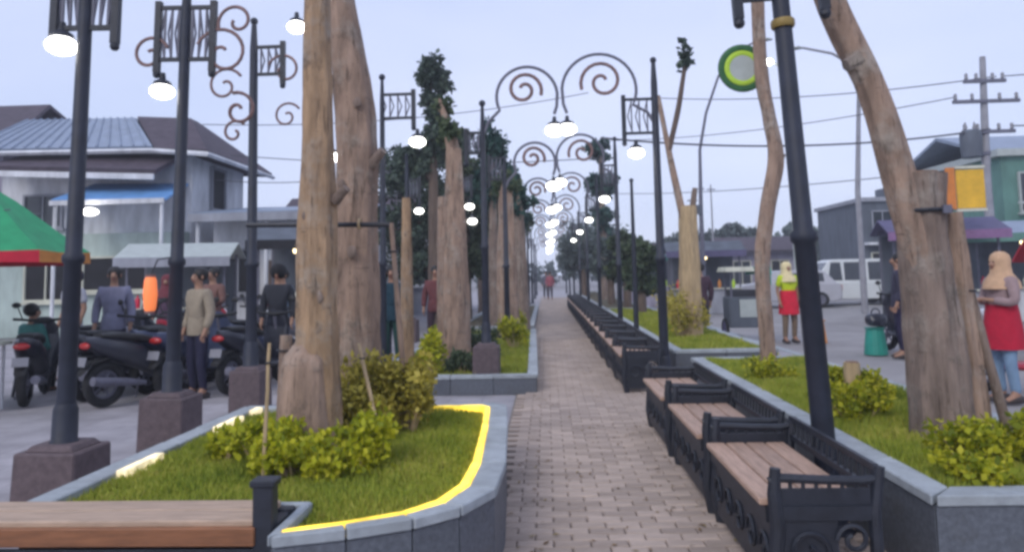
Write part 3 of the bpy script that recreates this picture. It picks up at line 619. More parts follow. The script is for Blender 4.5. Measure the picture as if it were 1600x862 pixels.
# ------------------------------------------------------------------ lamp posts
GL = 'ornamental lamp posts'
def arc(cx, cz, r, a0, a1, n=18, r1=None, y=0):
    return [(cx + (r + ((r1 if r1 is not None else r) - r) * i / n) * math.cos(R(a0 + (a1 - a0) * i / n)), y, cz + (r + ((r1 if r1 is not None else r) - r) * i / n) * math.sin(R(a0 + (a1 - a0) * i / n))) for i in range(n + 1)]
def lamp_part(t, x, z, r=.105, hang=.12, far=False):
    l = MB().ball((x, 0, z), r, 1.15, 1.15, .72, 12 if far else 18, 7 if far else 10).build('lamp_globe', M['lamp'], t, True)
    c = MB().lathe([(r * .95, 0), (r * .8, .035), (.03, .06), (.022, hang)], 14, (x, 0, z + r * .60)); c.build('lamp_cap', M['navy'], l, True)
def lamp_post(label, loc, base=None, arm=0, k=1.0, panels=(), lamps=(), curls=(), h=4.28, reflection_ring=False, far=False, lean=0, rad=.062, dz=0):
    """arm -1 / +1: side the arc reaches to, k its size; panels: (side, z low, z high, width)"""
    t = thing('lamp_post', label, 'lamp post', loc, 0, GL); t.rotation_euler = (0, lean, 0)
    b0 = 0
    if base:
        bw, bh = base; b0 = bh
        MB().box((0, 0, bh / 2), (bw, bw, bh), taper=.97).build('base_block', M['block'], t, bevel=.012)
        MB().box((0, 0, bh + .02), (bw * .78, bw * .78, .04), taper=.8).build('block_cap', M['block'], t, bevel=.008)
    s = 8 if far else 14
    MB().lathe([(rad * 1.9, b0), (rad * 1.9, b0 + .02), (rad * 1.35, b0 + .05), (rad * 1.3, b0 + .26), (rad * 1.05, b0 + .30)], s).build('pole_foot', M['navy'], t, True)
    MB().tube([(0, 0, b0 + .2), (0, 0, 1.6), (0, 0, 1.62), (0, 0, 1.66), (0, 0, 1.68), (0, 0, h - .3), (0, 0, h)], [rad, rad * .93, rad * 1.2, rad * 1.2, rad * .9, rad * .72, rad * .45], s).build('pole', M['navy'], t, True)
    MB().ball((0, 0, h + .03), .045, seg=10, rings=6).build('finial', M['navy'], t, True)
    if reflection_ring: MB().lathe([(rad * 1.0, 0), (rad * 1.1, .01), (rad * 1.1, .04), (rad * 1.0, .05)], 14, (0, 0, 2.86)).build('reflection_ring', M['reflectgold'], t, True)  # added gold ring, stands in for a warm reflection on the pole
    if arm:
        a = arm; cx, cz, r = a * .74 * k, 3.92 + dz, .5 * k
        mb = MB()
        pth = [(0, 0, cz - .5), (a * .1 * k, 0, cz - .32)] + [(cx - a * r * math.cos(R(an)), 0, cz + r * math.sin(R(an))) for an in range(-25, 181, 10)] + [(cx + a * r * .97, 0, cz - .17 * k), (cx + a * r * .88, 0, cz - .30 * k)]
        mb.tube(pth, .021 if not far else .026, 6); mb.build('arc_arm', M['steel'], t, True)
        sp = MB(); sp.tube([(cx - a * x, 0, z) for x, _, z in arc(.05 * k, cz - .0 + .12 * k, .30 * k, 200, -330, 30, .05)], .024 if not far else .03, 6); sp.build('spiral', M['rust'], t, True)
        lamp_part(t, cx + a * r * .88, cz - .30 * k - .22, .12 if far else .105, far=far)
    for (sd, zl, zh, wd) in panels:
        p = MB()
        for z in (zl + .12, zh - .06): MB().box((sd * wd / 2, 0, z), (wd, .03, .035)).build('cross_bar', M['iron'], t)
        q = MB().box((sd * wd, 0, (zl + zh) / 2), (.055, .05, zh - zl)); q.ball((sd * wd, 0, zl - .02), .035, seg=8, rings=5); q.build('end_bar', M['iron'], t)
        g = MB()
        for i in range(1, 4): g.box((sd * wd * i / 4, .0, (zl + zh) / 2 + .03), (.018, .018, zh - zl - .2))
        for i in range(4):
            x0, x1 = sd * wd * i / 4, sd * wd * (i + 1) / 4
            g.tube([(x0, 0, zl + .14), ((x0 + x1) / 2, 0, (zl + zh) / 2 + .03), (x0, 0, zh - .08)], .01, 5)
        g.build('lattice_panel', M['steel'], t)
    for (x, z) in lamps: lamp_part(t, x, z, .092, far=far)
    for (x, z, r, a0, a1) in curls:
        sp = MB(); sp.tube(arc(x, z, r, a0, a1, 26, r * .16), .017, 6); sp.build('scroll', M['rust'], t, True)
    return t
lamp_post('nearest black lamp post behind the wooden benches on the right', (1.535, 4.28, 0), None, 0, 1, [(-1, 2.93, 3.6, .25), (1, 2.95, 3.6, .25)], [], [], reflection_ring=True, lean=-.043)
lamp_post('lamp post with large arc and hanging lattice right of the path', (1.50, 9.85, 0), (.34, .08), -1, 1.0, [(-1, 3.2, 3.84, .42)], [(-.27, 3.05)], [])
lamp_post('lamp post on brown block nearest the left foreground bench', (-3.40, 5.12, 0), (.44, .33), 0, 1, [(-1, 3.2, 3.85, .23), (1, 3.2, 3.85, .23)], [(-.17, 3.19)], [(.28, 3.85, .22, 200, -260)], lean=.02)
lamp_post('lamp post on tall brown block with rusty scrolls, second from left', (-3.36, 6.52, 0), (.40, .46), 0, 1, [(-1, 3.38, 4.05, .26), (1, 3.38, 4.05, .26)], [(-.2, 3.2)],
          [(.36, 3.55, .26, 160, -300), (-.33, 3.55, .18, 20, 480), (.52, 3.02, .17, 110, -330), (.48, 3.85, .18, 200, -200)], lean=.02)
lamp_post('lamp post with rusty curls left of the large left tree', (-3.32, 8.2, 0), (.36, .48), 0, 1, [(1, 3.7, 4.2, .34)], [(.50, 4.36)],
          [(-.34, 3.7, .22, 30, 480), (.36, 3.86, .2, 160, -280), (-.22, 3.15, .15, 40, 420)], h=4.42)
lamp_post('lamp post half hidden by the large left tree', (-3.22, 9.85, 0), (.46, .5), 0, 1, [(1, 3.28, 3.85, .3)], [(.33, 3.11)], [(-.3, 3.7, .2, 30, 480)])
lamp_post('thin dark lamp post just right of the large left tree', (-2.14, 9.6, .0), None, 0, 1, [(1, 3.45, 3.95, .42)], [(.47, 3.24)], [], h=4.1, rad=.045)
lamp_post('slim lamp post on square base at the front of low middle planter', (-.80, 9.55, .19), (.34, .38), 1, .80, [(-1, 2.75, 3.2, .22)], [], [], h=3.5, rad=.046, dz=-.32)
lamp_post('left plaza lamp post behind the low middle planter', (-3.22, 17.0, 0), (.46, .5), 0, 1, [(1, 3.2, 3.8, .3)], [(.28, 3.0)], [], far=True)
lamp_post('lamp post in the far end of low middle planter', (-1.95, 16.9, 0), None, 0, 1, [(1, 3.3, 3.8, .25)], [(.2, 3.06), (.26, 2.72)], [], far=True, h=4.0)
for i, (x, y, a, k, lab) in enumerate([
    (1.5, 15.6, -1, 1.0, 'second arc lamp post beyond the large arc on the right'), (1.5, 21.5, -1, 1.0, 'third arc lamp post beyond the large arc on the right'),
    (1.5, 27.5, -1, 1.0, 'fourth arc lamp post beyond the large arc on the right'), (1.5, 34, -1, 1.0, 'fifth arc lamp post beyond the large arc on the right'), (1.5, 42, -1, 1.0, 'sixth arc lamp post beyond the large arc on the right'), (1.5, 50, -1, 1.0, 'seventh arc lamp post beyond the large arc on the right'), (1.5, 59, -1, 1.0, 'farthest arc lamp post on the right of the path'), (-.8, 47, 1, .8, 'seventh slim arc lamp post left of the path'), (-.8, 55, 1, .8, 'farthest slim arc lamp post left of the path'),
    (-.78, 14.2, 1, .8, 'second slim arc lamp post left of the path'), (-.78, 19.5, 1, .8, 'third slim arc lamp post left of the path'), (-.8, 25.2, 1, .8, 'fourth slim arc lamp post left of the path'),
    (-.8, 31.5, 1, .8, 'fifth slim arc lamp post left of the path'), (-.8, 39, 1, .8, 'sixth slim arc lamp post left of the path')]):
    lamp_post(lab, (x, y, 0), None, a, k, [(a if a < 0 else -1, 3.2, 3.8, .3)], [(-.25, 3.02)] if a < 0 else [], [], far=True, rad=.055, dz=0 if a < 0 else -.3, h=4.28 if a < 0 else 3.7)
t = thing('thin_pole', 'thin black pole between the second lamp post and path lamps', 'pole', (1.52, 13.0, 0))
MB().tube([(0, 0, 0), (0, 0, 1.5), (0, 0, 3.05)], [.05, .04, .025], 10).build('pole', M['navy'], t, True)
MB().lathe([(.10, 0), (.10, .02), (.06, .06), (.05, .12)], 12).build('foot', M['navy'], t)
MB().ball((0, 0, 3.08), .04, seg=8, rings=6).build('finial', M['navy'], t, True)

# ------------------------------------------------------------------ benches
GB = 'iron benches in a row along the right planter'
def make_bench(label, loc, Lb=1.12):
    t = thing('bench', label, 'bench', loc, 0, GB)
    for i in range(4):
        x = .045 + i * .112
        MB().box((x, Lb / 2, .437), (.104, Lb - .05, .032)).build('seat_plank', M['wood'], t, bevel=.006)
    for y in (.0, Lb):
        e = MB()
        e.tube([(.07, y, 0), (.04, y, .16), (.06, y, .34), (.05, y, .48), (.06, y, .585)], [.034, .03, .034, .03, .024], 8)          # front leg and arm post
        e.tube([(.47, y, 0), (.47, y, .40), (.50, y, .59)], [.032, .028, .024], 8)
        e.tube([(.03, y, .53), (.06, y, .545), (.25, y, .535), (.42, y, .53), (.49, y, .54)], [.018, .02, .02, .02, .018], 8)   # arm
        e.box((.26, y, .40), (.42, .035, .06)); e.box((.26, y, .465), (.38, .016, .07)); [e.tube([(.12 + .055 * q, y, .42), (.12 + .055 * q, y, .535)], .009, 5) for q in range(7)]; e.box((.18, y, .07), (.26, .03, .035)); e.box((.19, y, .225), (.24, .014, .31))
        s = 1 if y else -1
        e.tube([(p[0], y + s * .016, p[2]) for p in arc(.18, .24, .09, 0, 430, 22, .02)], .012, 5)
        e.tube([(p[0], y + s * .016, p[2]) for p in arc(.37, .29, .07, 180, -250, 22, .02)], .012, 5)
        e.build('end_frame', M['iron'], t)
    f = MB().box((.03, Lb / 2, .385), (.025, Lb - .05, .065)); f.build('front_rail', M['iron'], t)
    f = MB().box((.045, Lb / 2, .20), (.012, Lb - .06, .28))
    for i in range(5): f.tube([(.033, p[0], p[2]) for p in arc(.12 + i * (Lb - .24) / 4, .2, .09, 0, 400, 18, .02)], .009, 4)
    f.build('front_panel', M['iron'], t)
    MB().box((.455, Lb / 2, .385), (.025, Lb - .05, .05)).build('rear_rail', M['iron'], t)
    for z in (.48, .58): MB().box((.475 + (z - .42) * .1, Lb / 2, z), (.022, Lb - .03, .03)).build('back_rail', M['iron'], t)
    g = MB()
    for i in range(15): g.tube([(.482, .05 + i * (Lb - .1) / 14, .48), (.49, .05 + i * (Lb - .1) / 14, .58)], .008, 5)
    tag(g.build('back_rods', M['iron'], t), kind='stuff')
    return t
B0 = make_bench('nearest iron bench with wooden seat beside the nearest right lamp post', (.90, 3.32, .018))
dup(B0, (.89, 4.62, .018), 0, 'second iron bench with wooden seat, just beyond the nearest right lamp post')
dup(B0, (.88, 6.0, .018), 0, 'third iron bench with wooden seat, last before the gap in the row')
ORD = ['first', 'second', 'third', 'fourth', 'fifth', 'sixth', 'seventh', 'eighth', 'ninth', 'tenth', 'eleventh', 'twelfth', 'thirteenth', 'fourteenth', 'fifteenth', 'sixteenth', 'seventeenth', 'eighteenth', 'nineteenth']
for i in range(18):
    dup(B0, (.86 - .002 * i, 9.15 + i * 1.32, .018), 0, '%s dark iron bench beyond the gap in the bench row' % ORD[i])
t = thing('bench', 'brown topped bench with black end post in the left foreground', 'bench', (-1.18, 3.06, 0))
for i in range(2): MB().box((-1.0, .10 + i * .145, .455), (1.92, .138, .034)).build('seat_plank', M['wood2'], t, bevel=.006)
MB().box((-1.0, .018, .412), (1.92, .03, .075)).build('front_board', M['woodred'], t, bevel=.005)
MB().box((-1.0, .03, .20), (1.9, .015, .32)).build('front_panel', M['iron'], t)
for x in (-.012, -2.0):
    e = MB(); e.box((x, .05, .30), (.085, .07, .62)); e.box((x, .05, .62), (.105, .09, .03)); e.box((x, .30, .22), (.07, .05, .45)); e.box((x, .17, .12), (.04, .28, .05)); e.box((x, .18, .41), (.05, .3, .045))
    e.build('end_frame', M['iron'], t, bevel=.006)

# ------------------------------------------------------------------ round sign on the slender tree
t = thing('round_sign', 'round green ring sign hung on the slender bent tree', 'sign', (2.35, 8.62, 3.82))
MB().torus((0, 0, 0), .245, .042, 'y', 32, 10).build('outer_ring', M['ringgreen'], t, True).scale = (1, .4, 1)
MB().torus((0, -.012, 0), .180, .036, 'y', 32, 8).build('inner_ring', M['limepaint'], t, True).scale = (1, .4, 1)
d_ = MB(); d_.tube([(0, -.012, 0), (0, .014, 0)], .16, 28); d_.build('disc', M['palegrey'], t)
MB().box((.17, .045, .0), (.20, .05, .05)).build('bracket', M['iron'], t)

# ------------------------------------------------------------------ people
def skin_obj(name, m, parent, joints, edges, rootj, sub=1):
    names = list(joints); idx = {n: i for i, n in enumerate(names)}
    me = bpy.data.meshes.new(name); me.from_pydata([joints[n][0] for n in names], [(idx[a], idx[b]) for a, b in edges], []); me.materials.append(m)
    o = link(name, me, parent); o.modifiers.new('skin', 'SKIN')
    if not me.skin_vertices: return o
    for n in names:
        sv = me.skin_vertices[0].data[idx[n]]; r = joints[n][1]; sv.radius = r if isinstance(r, tuple) else (r, r); sv.use_root = (n == rootj)
    s = o.modifiers.new('sub', 'SUBSURF'); s.levels = sub; s.render_levels = sub
    for md in o.modifiers:
        if md.type == 'SKIN': md.use_smooth_shade = True
    return o
def person(label, loc, rz, h=1.62, top=(120, 120, 130), legs=(40, 40, 55), hair='hair', hijab=None, sit=False, arms='down', short=False, apron=None, helmet=None, group=None, robe=None):
    t = thing('person', label, 'person', loc, rz, group); k = h / 1.66
    V = lambda x, y, z: (x * k, y * k, z * k)
    P = dict(pelvis=V(0, 0, .92), belly=V(0, .01, 1.08), chest=V(0, .0, 1.27), neckb=V(0, -.01, 1.40), neck=V(0, .0, 1.46), jaw=V(0, .015, 1.52), head=V(0, .005, 1.585), crown=V(0, -.005, 1.635), nose=V(0, .118, 1.555))
    for s, c in ((-1, 'l'), (1, 'r')):
        P['hip' + c] = V(s * .085, 0, .87); P['knee' + c] = V(s * .10, .03, .47); P['ank' + c] = V(s * .105, -.02, .085); P['heel' + c] = V(s * .105, -.05, .04); P['toe' + c] = V(s * .125, .15, .03)
        if sit: P['knee' + c] = V(s * .13, .42, .90); P['ank' + c] = V(s * .14, .40, .47); P['heel' + c] = V(s * .14, .37, .44); P['toe' + c] = V(s * .15, .56, .43)
        P['sh' + c] = V(s * .165, -.01, 1.36)
        a = arms
        if a == 'down': P['elb' + c] = V(s * .225, -.03, 1.10); P['wri' + c] = V(s * .225, .06, .88)
        elif a == 'forward': P['elb' + c] = V(s * .22, .08, 1.12); P['wri' + c] = V(s * .20, .32, 1.13)
        elif a == 'lap': P['elb' + c] = V(s * .23, .02, 1.12); P['wri' + c] = V(s * .12, .24, 1.02)
        else: P['elb' + c] = V(s * .24, .02, 1.12); P['wri' + c] = V(s * .07, .20, 1.16)
        e, w_ = Vector(P['elb' + c]), Vector(P['wri' + c]); d = (w_ - e).normalized()
        sd = d.cross(Vector((0, 0, 1))) if abs(d.z) < .7 else d.cross(Vector((1, 0, 0))); sd.normalize(); nn = sd.cross(d).normalized()
        P['palm' + c] = tuple(w_ + d * .06 * k)
        for f in range(4):
            b = w_ + d * .085 * k + sd * (.027 - .018 * f) * k; ln = (.07, .08, .075, .06)[f] * k
            P['fa%d' % f + c] = tuple(b); P['fb%d' % f + c] = tuple(b + d * ln * .5 - nn * .006); P['fc%d' % f + c] = tuple(b + d * ln * .85 - nn * .028 * (1 if f % 2 else 1.2))
        th = w_ + d * .03 * k + sd * .03 * k; P['ta' + c] = tuple(th); P['tb' + c] = tuple(th + d * .035 * k + sd * .022 * k - nn * .01); 
    Rr = dict(pelvis=(.135, .10), belly=(.125, .095), chest=(.145, .10), neckb=(.07, .06), neck=.05, jaw=(.06, .07), head=(.078, .09), crown=(.05, .06), nose=.012)
    for c in 'lr':
        Rr.update({'hip' + c: .085, 'knee' + c: .055, 'ank' + c: .038, 'heel' + c: .035, 'toe' + c: (.035, .022), 'sh' + c: .058, 'elb' + c: .040, 'wri' + c: .027, 'palm' + c: (.036, .018), 'ta' + c: .011, 'tb' + c: .009})
        for f in range(4): Rr.update({'fa%d' % f + c: .009, 'fb%d' % f + c: .0085, 'fc%d' % f + c: .007})
    sc_ = lambda r, g=0: tuple(x * k + g for x in r) if isinstance(r, tuple) else r * k + g
    J = {n: (P[n], sc_(Rr[n])) for n in P}
    E = [('pelvis', 'belly'), ('belly', 'chest'), ('chest', 'neckb'), ('neckb', 'neck'), ('neck', 'jaw'), ('jaw', 'head'), ('head', 'crown'), ('head', 'nose')]
    for c in 'lr':
        E += [('pelvis', 'hip' + c), ('hip' + c, 'knee' + c), ('knee' + c, 'ank' + c), ('ank' + c, 'heel' + c), ('ank' + c, 'toe' + c), ('chest', 'sh' + c), ('sh' + c, 'elb' + c), ('elb' + c, 'wri' + c), ('wri' + c, 'palm' + c), ('wri' + c, 'ta' + c), ('ta' + c, 'tb' + c)]
        for f in range(4): E += [('palm' + c, 'fa%d' % f + c), ('fa%d' % f + c, 'fb%d' % f + c), ('fb%d' % f + c, 'fc%d' % f + c)]
    skin_obj('body', M['skin'], t, J, E, 'pelvis')
    def garment(name, keys, edges, root_, col, g, shrink=()):
        q = {n: (P[n], sc_(Rr[n], g)) for n in keys}
        for n, f in shrink: q[n] = (tuple(Vector(P[f[0]]).lerp(Vector(P[n]), f[1])), q[n][1])
        return skin_obj(name, cloth(*col), t, q, edges, root_)
    sl = .45 if short else .93
    garment('shirt', ['pelvis', 'belly', 'chest', 'neckb', 'shl', 'shr', 'elbl', 'elbr'] + ([] if short else ['wril', 'wrir']),
            [('pelvis', 'belly'), ('belly', 'chest'), ('chest', 'neckb'), ('chest', 'shl'), ('chest', 'shr'), ('shl', 'elbl'), ('shr', 'elbr')] + ([] if short else [('elbl', 'wril'), ('elbr', 'wrir')]),
            'pelvis', top, .024, [('elbl', ('shl', .75)), ('elbr', ('shr', .75))] if short else [('wril', ('elbl', .92)), ('wrir', ('elbr', .92))])
    garment('trousers', ['belly', 'pelvis', 'hipl', 'hipr', 'kneel', 'kneer', 'ankl', 'ankr'], [('belly', 'pelvis'), ('pelvis', 'hipl'), ('pelvis', 'hipr'), ('hipl', 'kneel'), ('hipr', 'kneer'), ('kneel', 'ankl'), ('kneer', 'ankr')], 'pelvis', legs, .014, [('belly', ('pelvis', .55))])
    for c in 'lr':
        a, b = Vector(P['heel' + c]), Vector(P['toe' + c])
        MB().loft([(-.03, .0, .03, .03), (.03, .01, .042, .045), (.12, .0, .045, .035), (.2, -.008, .04, .025), (.235, -.012, .02, .015)], 10).build('shoe', M['shoe'], t, True, loc=(a.x, a.y - .02, max(a.z - .005, .02)))
    hm_ = MB(); hm_.lathe([(.158 * k, -.13 * k), (.165 * k, -.10 * k), (.158 * k, .0), (.14 * k, .10 * k), (.12 * k, .16 * k)], 18, (0, .0, .95 * k)); hm_.v = [(x, y * .80, z) for x, y, z in hm_.v]; hm_.build('shirt_hem', cloth(*top), t, True)
    hx, hy, hz = P['head']
    for s in (-1, 1):
        MB().ball((s * .031 * k, hy + .082 * k, hz + .008 * k), .010 * k, 1.3, .7, .8, 8, 5).build('eye', M['eye'], t, True)
        if not hijab: MB().ball((s * .082 * k, hy - .0, hz - .01), .022 * k, .5, .9, 1.4, 8, 6).build('ear', M['skin'], t, True)
    MB().ball((0, hy + .083 * k, hz - .062 * k), .02 * k, 1.3, .5, .45, 8, 5).build('mouth', M['lip'], t, True)
    if hijab:
        hj = MB(); hj.lathe([(.20 * k, -.30 * k), (.185 * k, -.22 * k), (.115 * k, -.12 * k), (.105 * k, -.03 * k), (.112 * k, .03 * k), (.095 * k, .09 * k), (.05 * k, .125 * k), (.005, .132 * k)], 18, (hx, hy - .032 * k, hz - .005))
        hj.build('hijab', cloth(*hijab), t, True)
    elif helmet:
        hm = MB(); hm.ball((hx, hy - .02 * k, hz + .03 * k), .125 * k, 1, 1.1, 1, 16, 10); hm.build('helmet', cloth(*helmet), t, True)
    else:
        hm = MB(); hm.ball((hx, hy - .032 * k, hz + .028 * k), .098 * k, .98, 1.05, .98, 16, 9); hm.build('hair', M[hair], t, True)
    if apron: MB().box((0, .125 * k, .93 * k), (.27 * k, .02, .5 * k), taper=.85).build('apron', cloth(*apron), t, bevel=.008)
    if robe:
        MB().lathe([(.21 * k, .60 * k), (.20 * k, .8 * k), (.175 * k, 1.0 * k), (.16 * k, 1.1 * k)], 16).build('tunic', cloth(*robe), t, True)
    return t
person('person in khaki jacket and navy trousers standing left of third lamp post', (-4.45, 9.3, 0), R(150), 1.60, (150, 138, 120), (34, 34, 58))
person('person in grey lavender shirt with dark hair by the parked scooters', (-6.1, 10.2, 0), R(200), 1.66, (128, 128, 150), (50, 50, 66))
person('person in brown shirt behind the second lamp post', (-5.6, 12.2, 0), R(160), 1.66, (118, 86, 78), (60, 52, 60), arms='front')
person('person in teal shirt sitting under the green parasol', (-6.95, 9.75, -.44), R(-20), 1.62, (60, 118, 112), (20, 20, 26), sit=True, arms='lap')
person('person in beige hijab, red tunic and pale jeans at right edge', (4.90, 8.3, 0), R(100), 1.56, (150, 128, 128), (120, 146, 172), hijab=(196, 160, 128), arms='front', robe=(176, 24, 52))
person('person in dark clothes standing behind the large right tree', (5.72, 12.4, 0), R(70), 1.66, (58, 56, 74), (34, 30, 58))
person('person in neon yellow shirt and red shorts by the teal cart', (4.86, 15.3, 0), R(190), 1.58, (190, 210, 40), (122, 104, 86), hijab=(222, 206, 160), short=True, robe=(205, 34, 58))
person('person in dark red shirt walking right of second lamp post in distance', (3.05, 15.0, 0), R(10), 1.6, (70, 50, 62), (50, 50, 62))
person('person in white shirt among the left trunks', (-2.75, 13.2, 0), R(170), 1.6, (190, 188, 200), (44, 56, 70), short=True)
person('person in pink shirt among the left trunks', (-3.6, 14.4, 0), R(200), 1.58, (180, 120, 124), (60, 46, 52), hijab=(186, 130, 130))
person('person in dark teal clothes behind the golden shrub', (-2.45, 11.6, 0), R(180), 1.62, (30, 60, 74), (34, 70, 66))
person('person in maroon shirt on the left plaza between trunks', (-2.15, 14.2, 0), R(180), 1.64, (104, 58, 60), (70, 52, 62))
person('person in white shirt and cap left of the scooters near the first lamp post', (-7.35, 11.2, 0), R(160), 1.64, (176, 176, 184), (52, 54, 70), helmet=(60, 60, 70), short=True)
person('person in maroon hijab behind the scooters', (-6.6, 12.6, 0), R(190), 1.56, (92, 70, 90), (60, 56, 66), hijab=(110, 52, 60))
person('person in pale blue shirt by the low white house', (-4.7, 13.0, 0), R(150), 1.62, (140, 156, 176), (50, 52, 66), arms='front')
person('person in dark jacket and helmet left of large left tree', (-4.05, 11.0, 0), R(185), 1.64, (44, 46, 54), (40, 42, 54), helmet=(30, 30, 34))
person('distant person in pink walking at the end of the path', (.15, 44, .02), R(180), 1.6, (150, 80, 90), (70, 60, 70))
person('distant person in grey walking at the end of the path', (-.1, 46, .02), R(180), 1.64, (90, 90, 104), (50, 50, 60))

# ------------------------------------------------------------------ scooters
def make_scooter(label, loc, rz, paint, group='parked scooters'):
    t = thing('scooter', label, 'scooter', loc, rz, group)
    for y, nm in ((.62, 'wheel'), (-.60, 'wheel')):
        wv = MB().torus((0, y, .27), .215, .055, 'x', 24, 8).build('wheel', M['tyre'], t, True)
        rm = MB(); rm.torus((0, y, .27), .16, .018, 'x', 20, 6); rm.tube([(-.05, y, .27), (.05, y, .27)], .045, 10)
        for i in range(5): rm.tube([(0, y, .27), (0, y + .16 * math.cos(i * 1.257), .27 + .16 * math.sin(i * 1.257))], .014, 5)
        rm.build('rim', M['steel'], wv, True)
    MB().loft([(-.86, .80, .03, .04), (-.72, .74, .11, .10), (-.45, .66, .15, .15), (-.15, .56, .14, .16), (.05, .40, .14, .10)], 14).build('body', paint, t, True)
    MB().loft([(.02, .33, .15, .05), (.22, .31, .17, .045), (.40, .33, .16, .05)], 12).build('footboard', paint, t, True)
    s = MB(); s.loft([(.36, .40, .12, .10), (.44, .62, .19, .16), (.46, .84, .17, .12), (.42, .98, .10, .06)], 14); s.build('front_shield', paint, t, True)
    MB().loft([(-.70, .845, .09, .03), (-.45, .83, .14, .05), (-.18, .79, .13, .05), (.02, .74, .10, .04)], 12).build('seat', M['vinyl'], t, True)
    MB().tube([(0, .62, .27), (0, .52, .55), (0, .42, .95)], .028, 8).build('fork', M['steel'], t)
    MB().tube([(-.34, .34, 1.02), (-.18, .40, 1.00), (0, .42, .98), (.18, .40, 1.00), (.34, .34, 1.02)], [.02, .016, .03, .016, .02], 8).build('handlebar', M['vinyl'], t, True)
    h = MB(); h.ball((0, .52, .90), .085, 1.2, .7, .8); h.build('headlight', M['lensclear'], t, True)
    tl = MB(); tl.ball((0, -.86, .74), .07, 1.3, .5, .6); tl.build('tail_light', M['lensred'], t, True)
    MB().box((0, -.90, .56), (.17, .012, .11), rx=R(-15)).build('number_plate', M['bikegrey'], t, bevel=.003)
    MB().loft([(-.92, .42, .06, .02), (-.78, .54, .08, .02), (-.6, .57, .08, .02)], 8).build('rear_fender', M['vinyl'], t, True)
    MB().loft([(.40, .50, .06, .02), (.62, .57, .075, .02), (.86, .44, .06, .02)], 8).build('front_fender', paint, t, True)
    MB().tube([(.13, -.15, .24), (.14, -.4, .28), (.15, -.85, .34)], [.03, .05, .055], 10).build('exhaust', M['steel'], t, True)
    for sx in (-1, 1):
        mr = MB(); mr.tube([(sx * .24, .38, 1.01), (sx * .29, .36, 1.16)], .008, 6); mr.ball((sx * .31, .35, 1.20), .055, 1, .3, .7); mr.build('mirror', M['vinyl'], t, True)
    MB().tube([(-.12, -.05, .28), (-.22, -.02, .02)], .012, 6).build('side_stand', M['steel'], t)
    return t
make_scooter('black scooter seen from behind left of the second lamp post', (-5.72, 9.75, 0), R(-8), M['bikeblack'])
make_scooter('dark blue scooter parked just right of the black scooter', (-5.18, 10.3, 0), R(-14), M['bikeblue'])
make_scooter('grey scooter parked beyond the two dark scooters', (-5.9, 11.3, 0), R(-20), M['bikegrey'])
make_scooter('dark scooter parked left of the first lamp post', (-6.6, 9.35, 0), R(25), M['bikeblack'])
make_scooter('blue scooter behind the person in khaki jacket', (-4.55, 11.6, 0), R(-18), M['bikeblue'])
make_scooter('grey scooter near the house on the left plaza', (-4.7, 14.0, 0), R(-30), M['bikegrey'])
make_scooter('blue scooter in the middle of the left scooter row', (-4.75, 9.95, 0), R(-10), M['bikeblue'])
make_scooter('black scooter close behind the person in grey lavender shirt', (-6.45, 10.9, 0), R(-16), M['bikeblack'])
make_scooter('black scooter at the back of the left scooter row', (-5.3, 12.6, 0), R(-22), M['bikeblack'])
make_scooter('red scooter at the back of the left scooter row', (-6.3, 13.2, 0), R(-25), M['bikered'])
make_scooter('dark scooter between third lamp post and large left tree', (-4.0, 10.1, 0), R(-12), M['bikeblack'])
make_scooter('dark blue scooter squeezed in behind the black scooter', (-5.5, 10.6, 0), R(-5), M['bikeblue'])
make_scooter('black scooter at the near end of the left scooter row', (-5.05, 9.25, 0), R(-24), M['bikeblack'])
make_scooter('black scooter left behind the first lamp post', (-7.0, 11.8, 0), R(10), M['bikeblack'])
make_scooter('red scooter beside the person in beige hijab', (5.55, 8.75, 0), R(75), M['bikered'])
make_scooter('black scooter behind the large right tree', (6.15, 13.0, 0), R(12), M['bikeblack'])

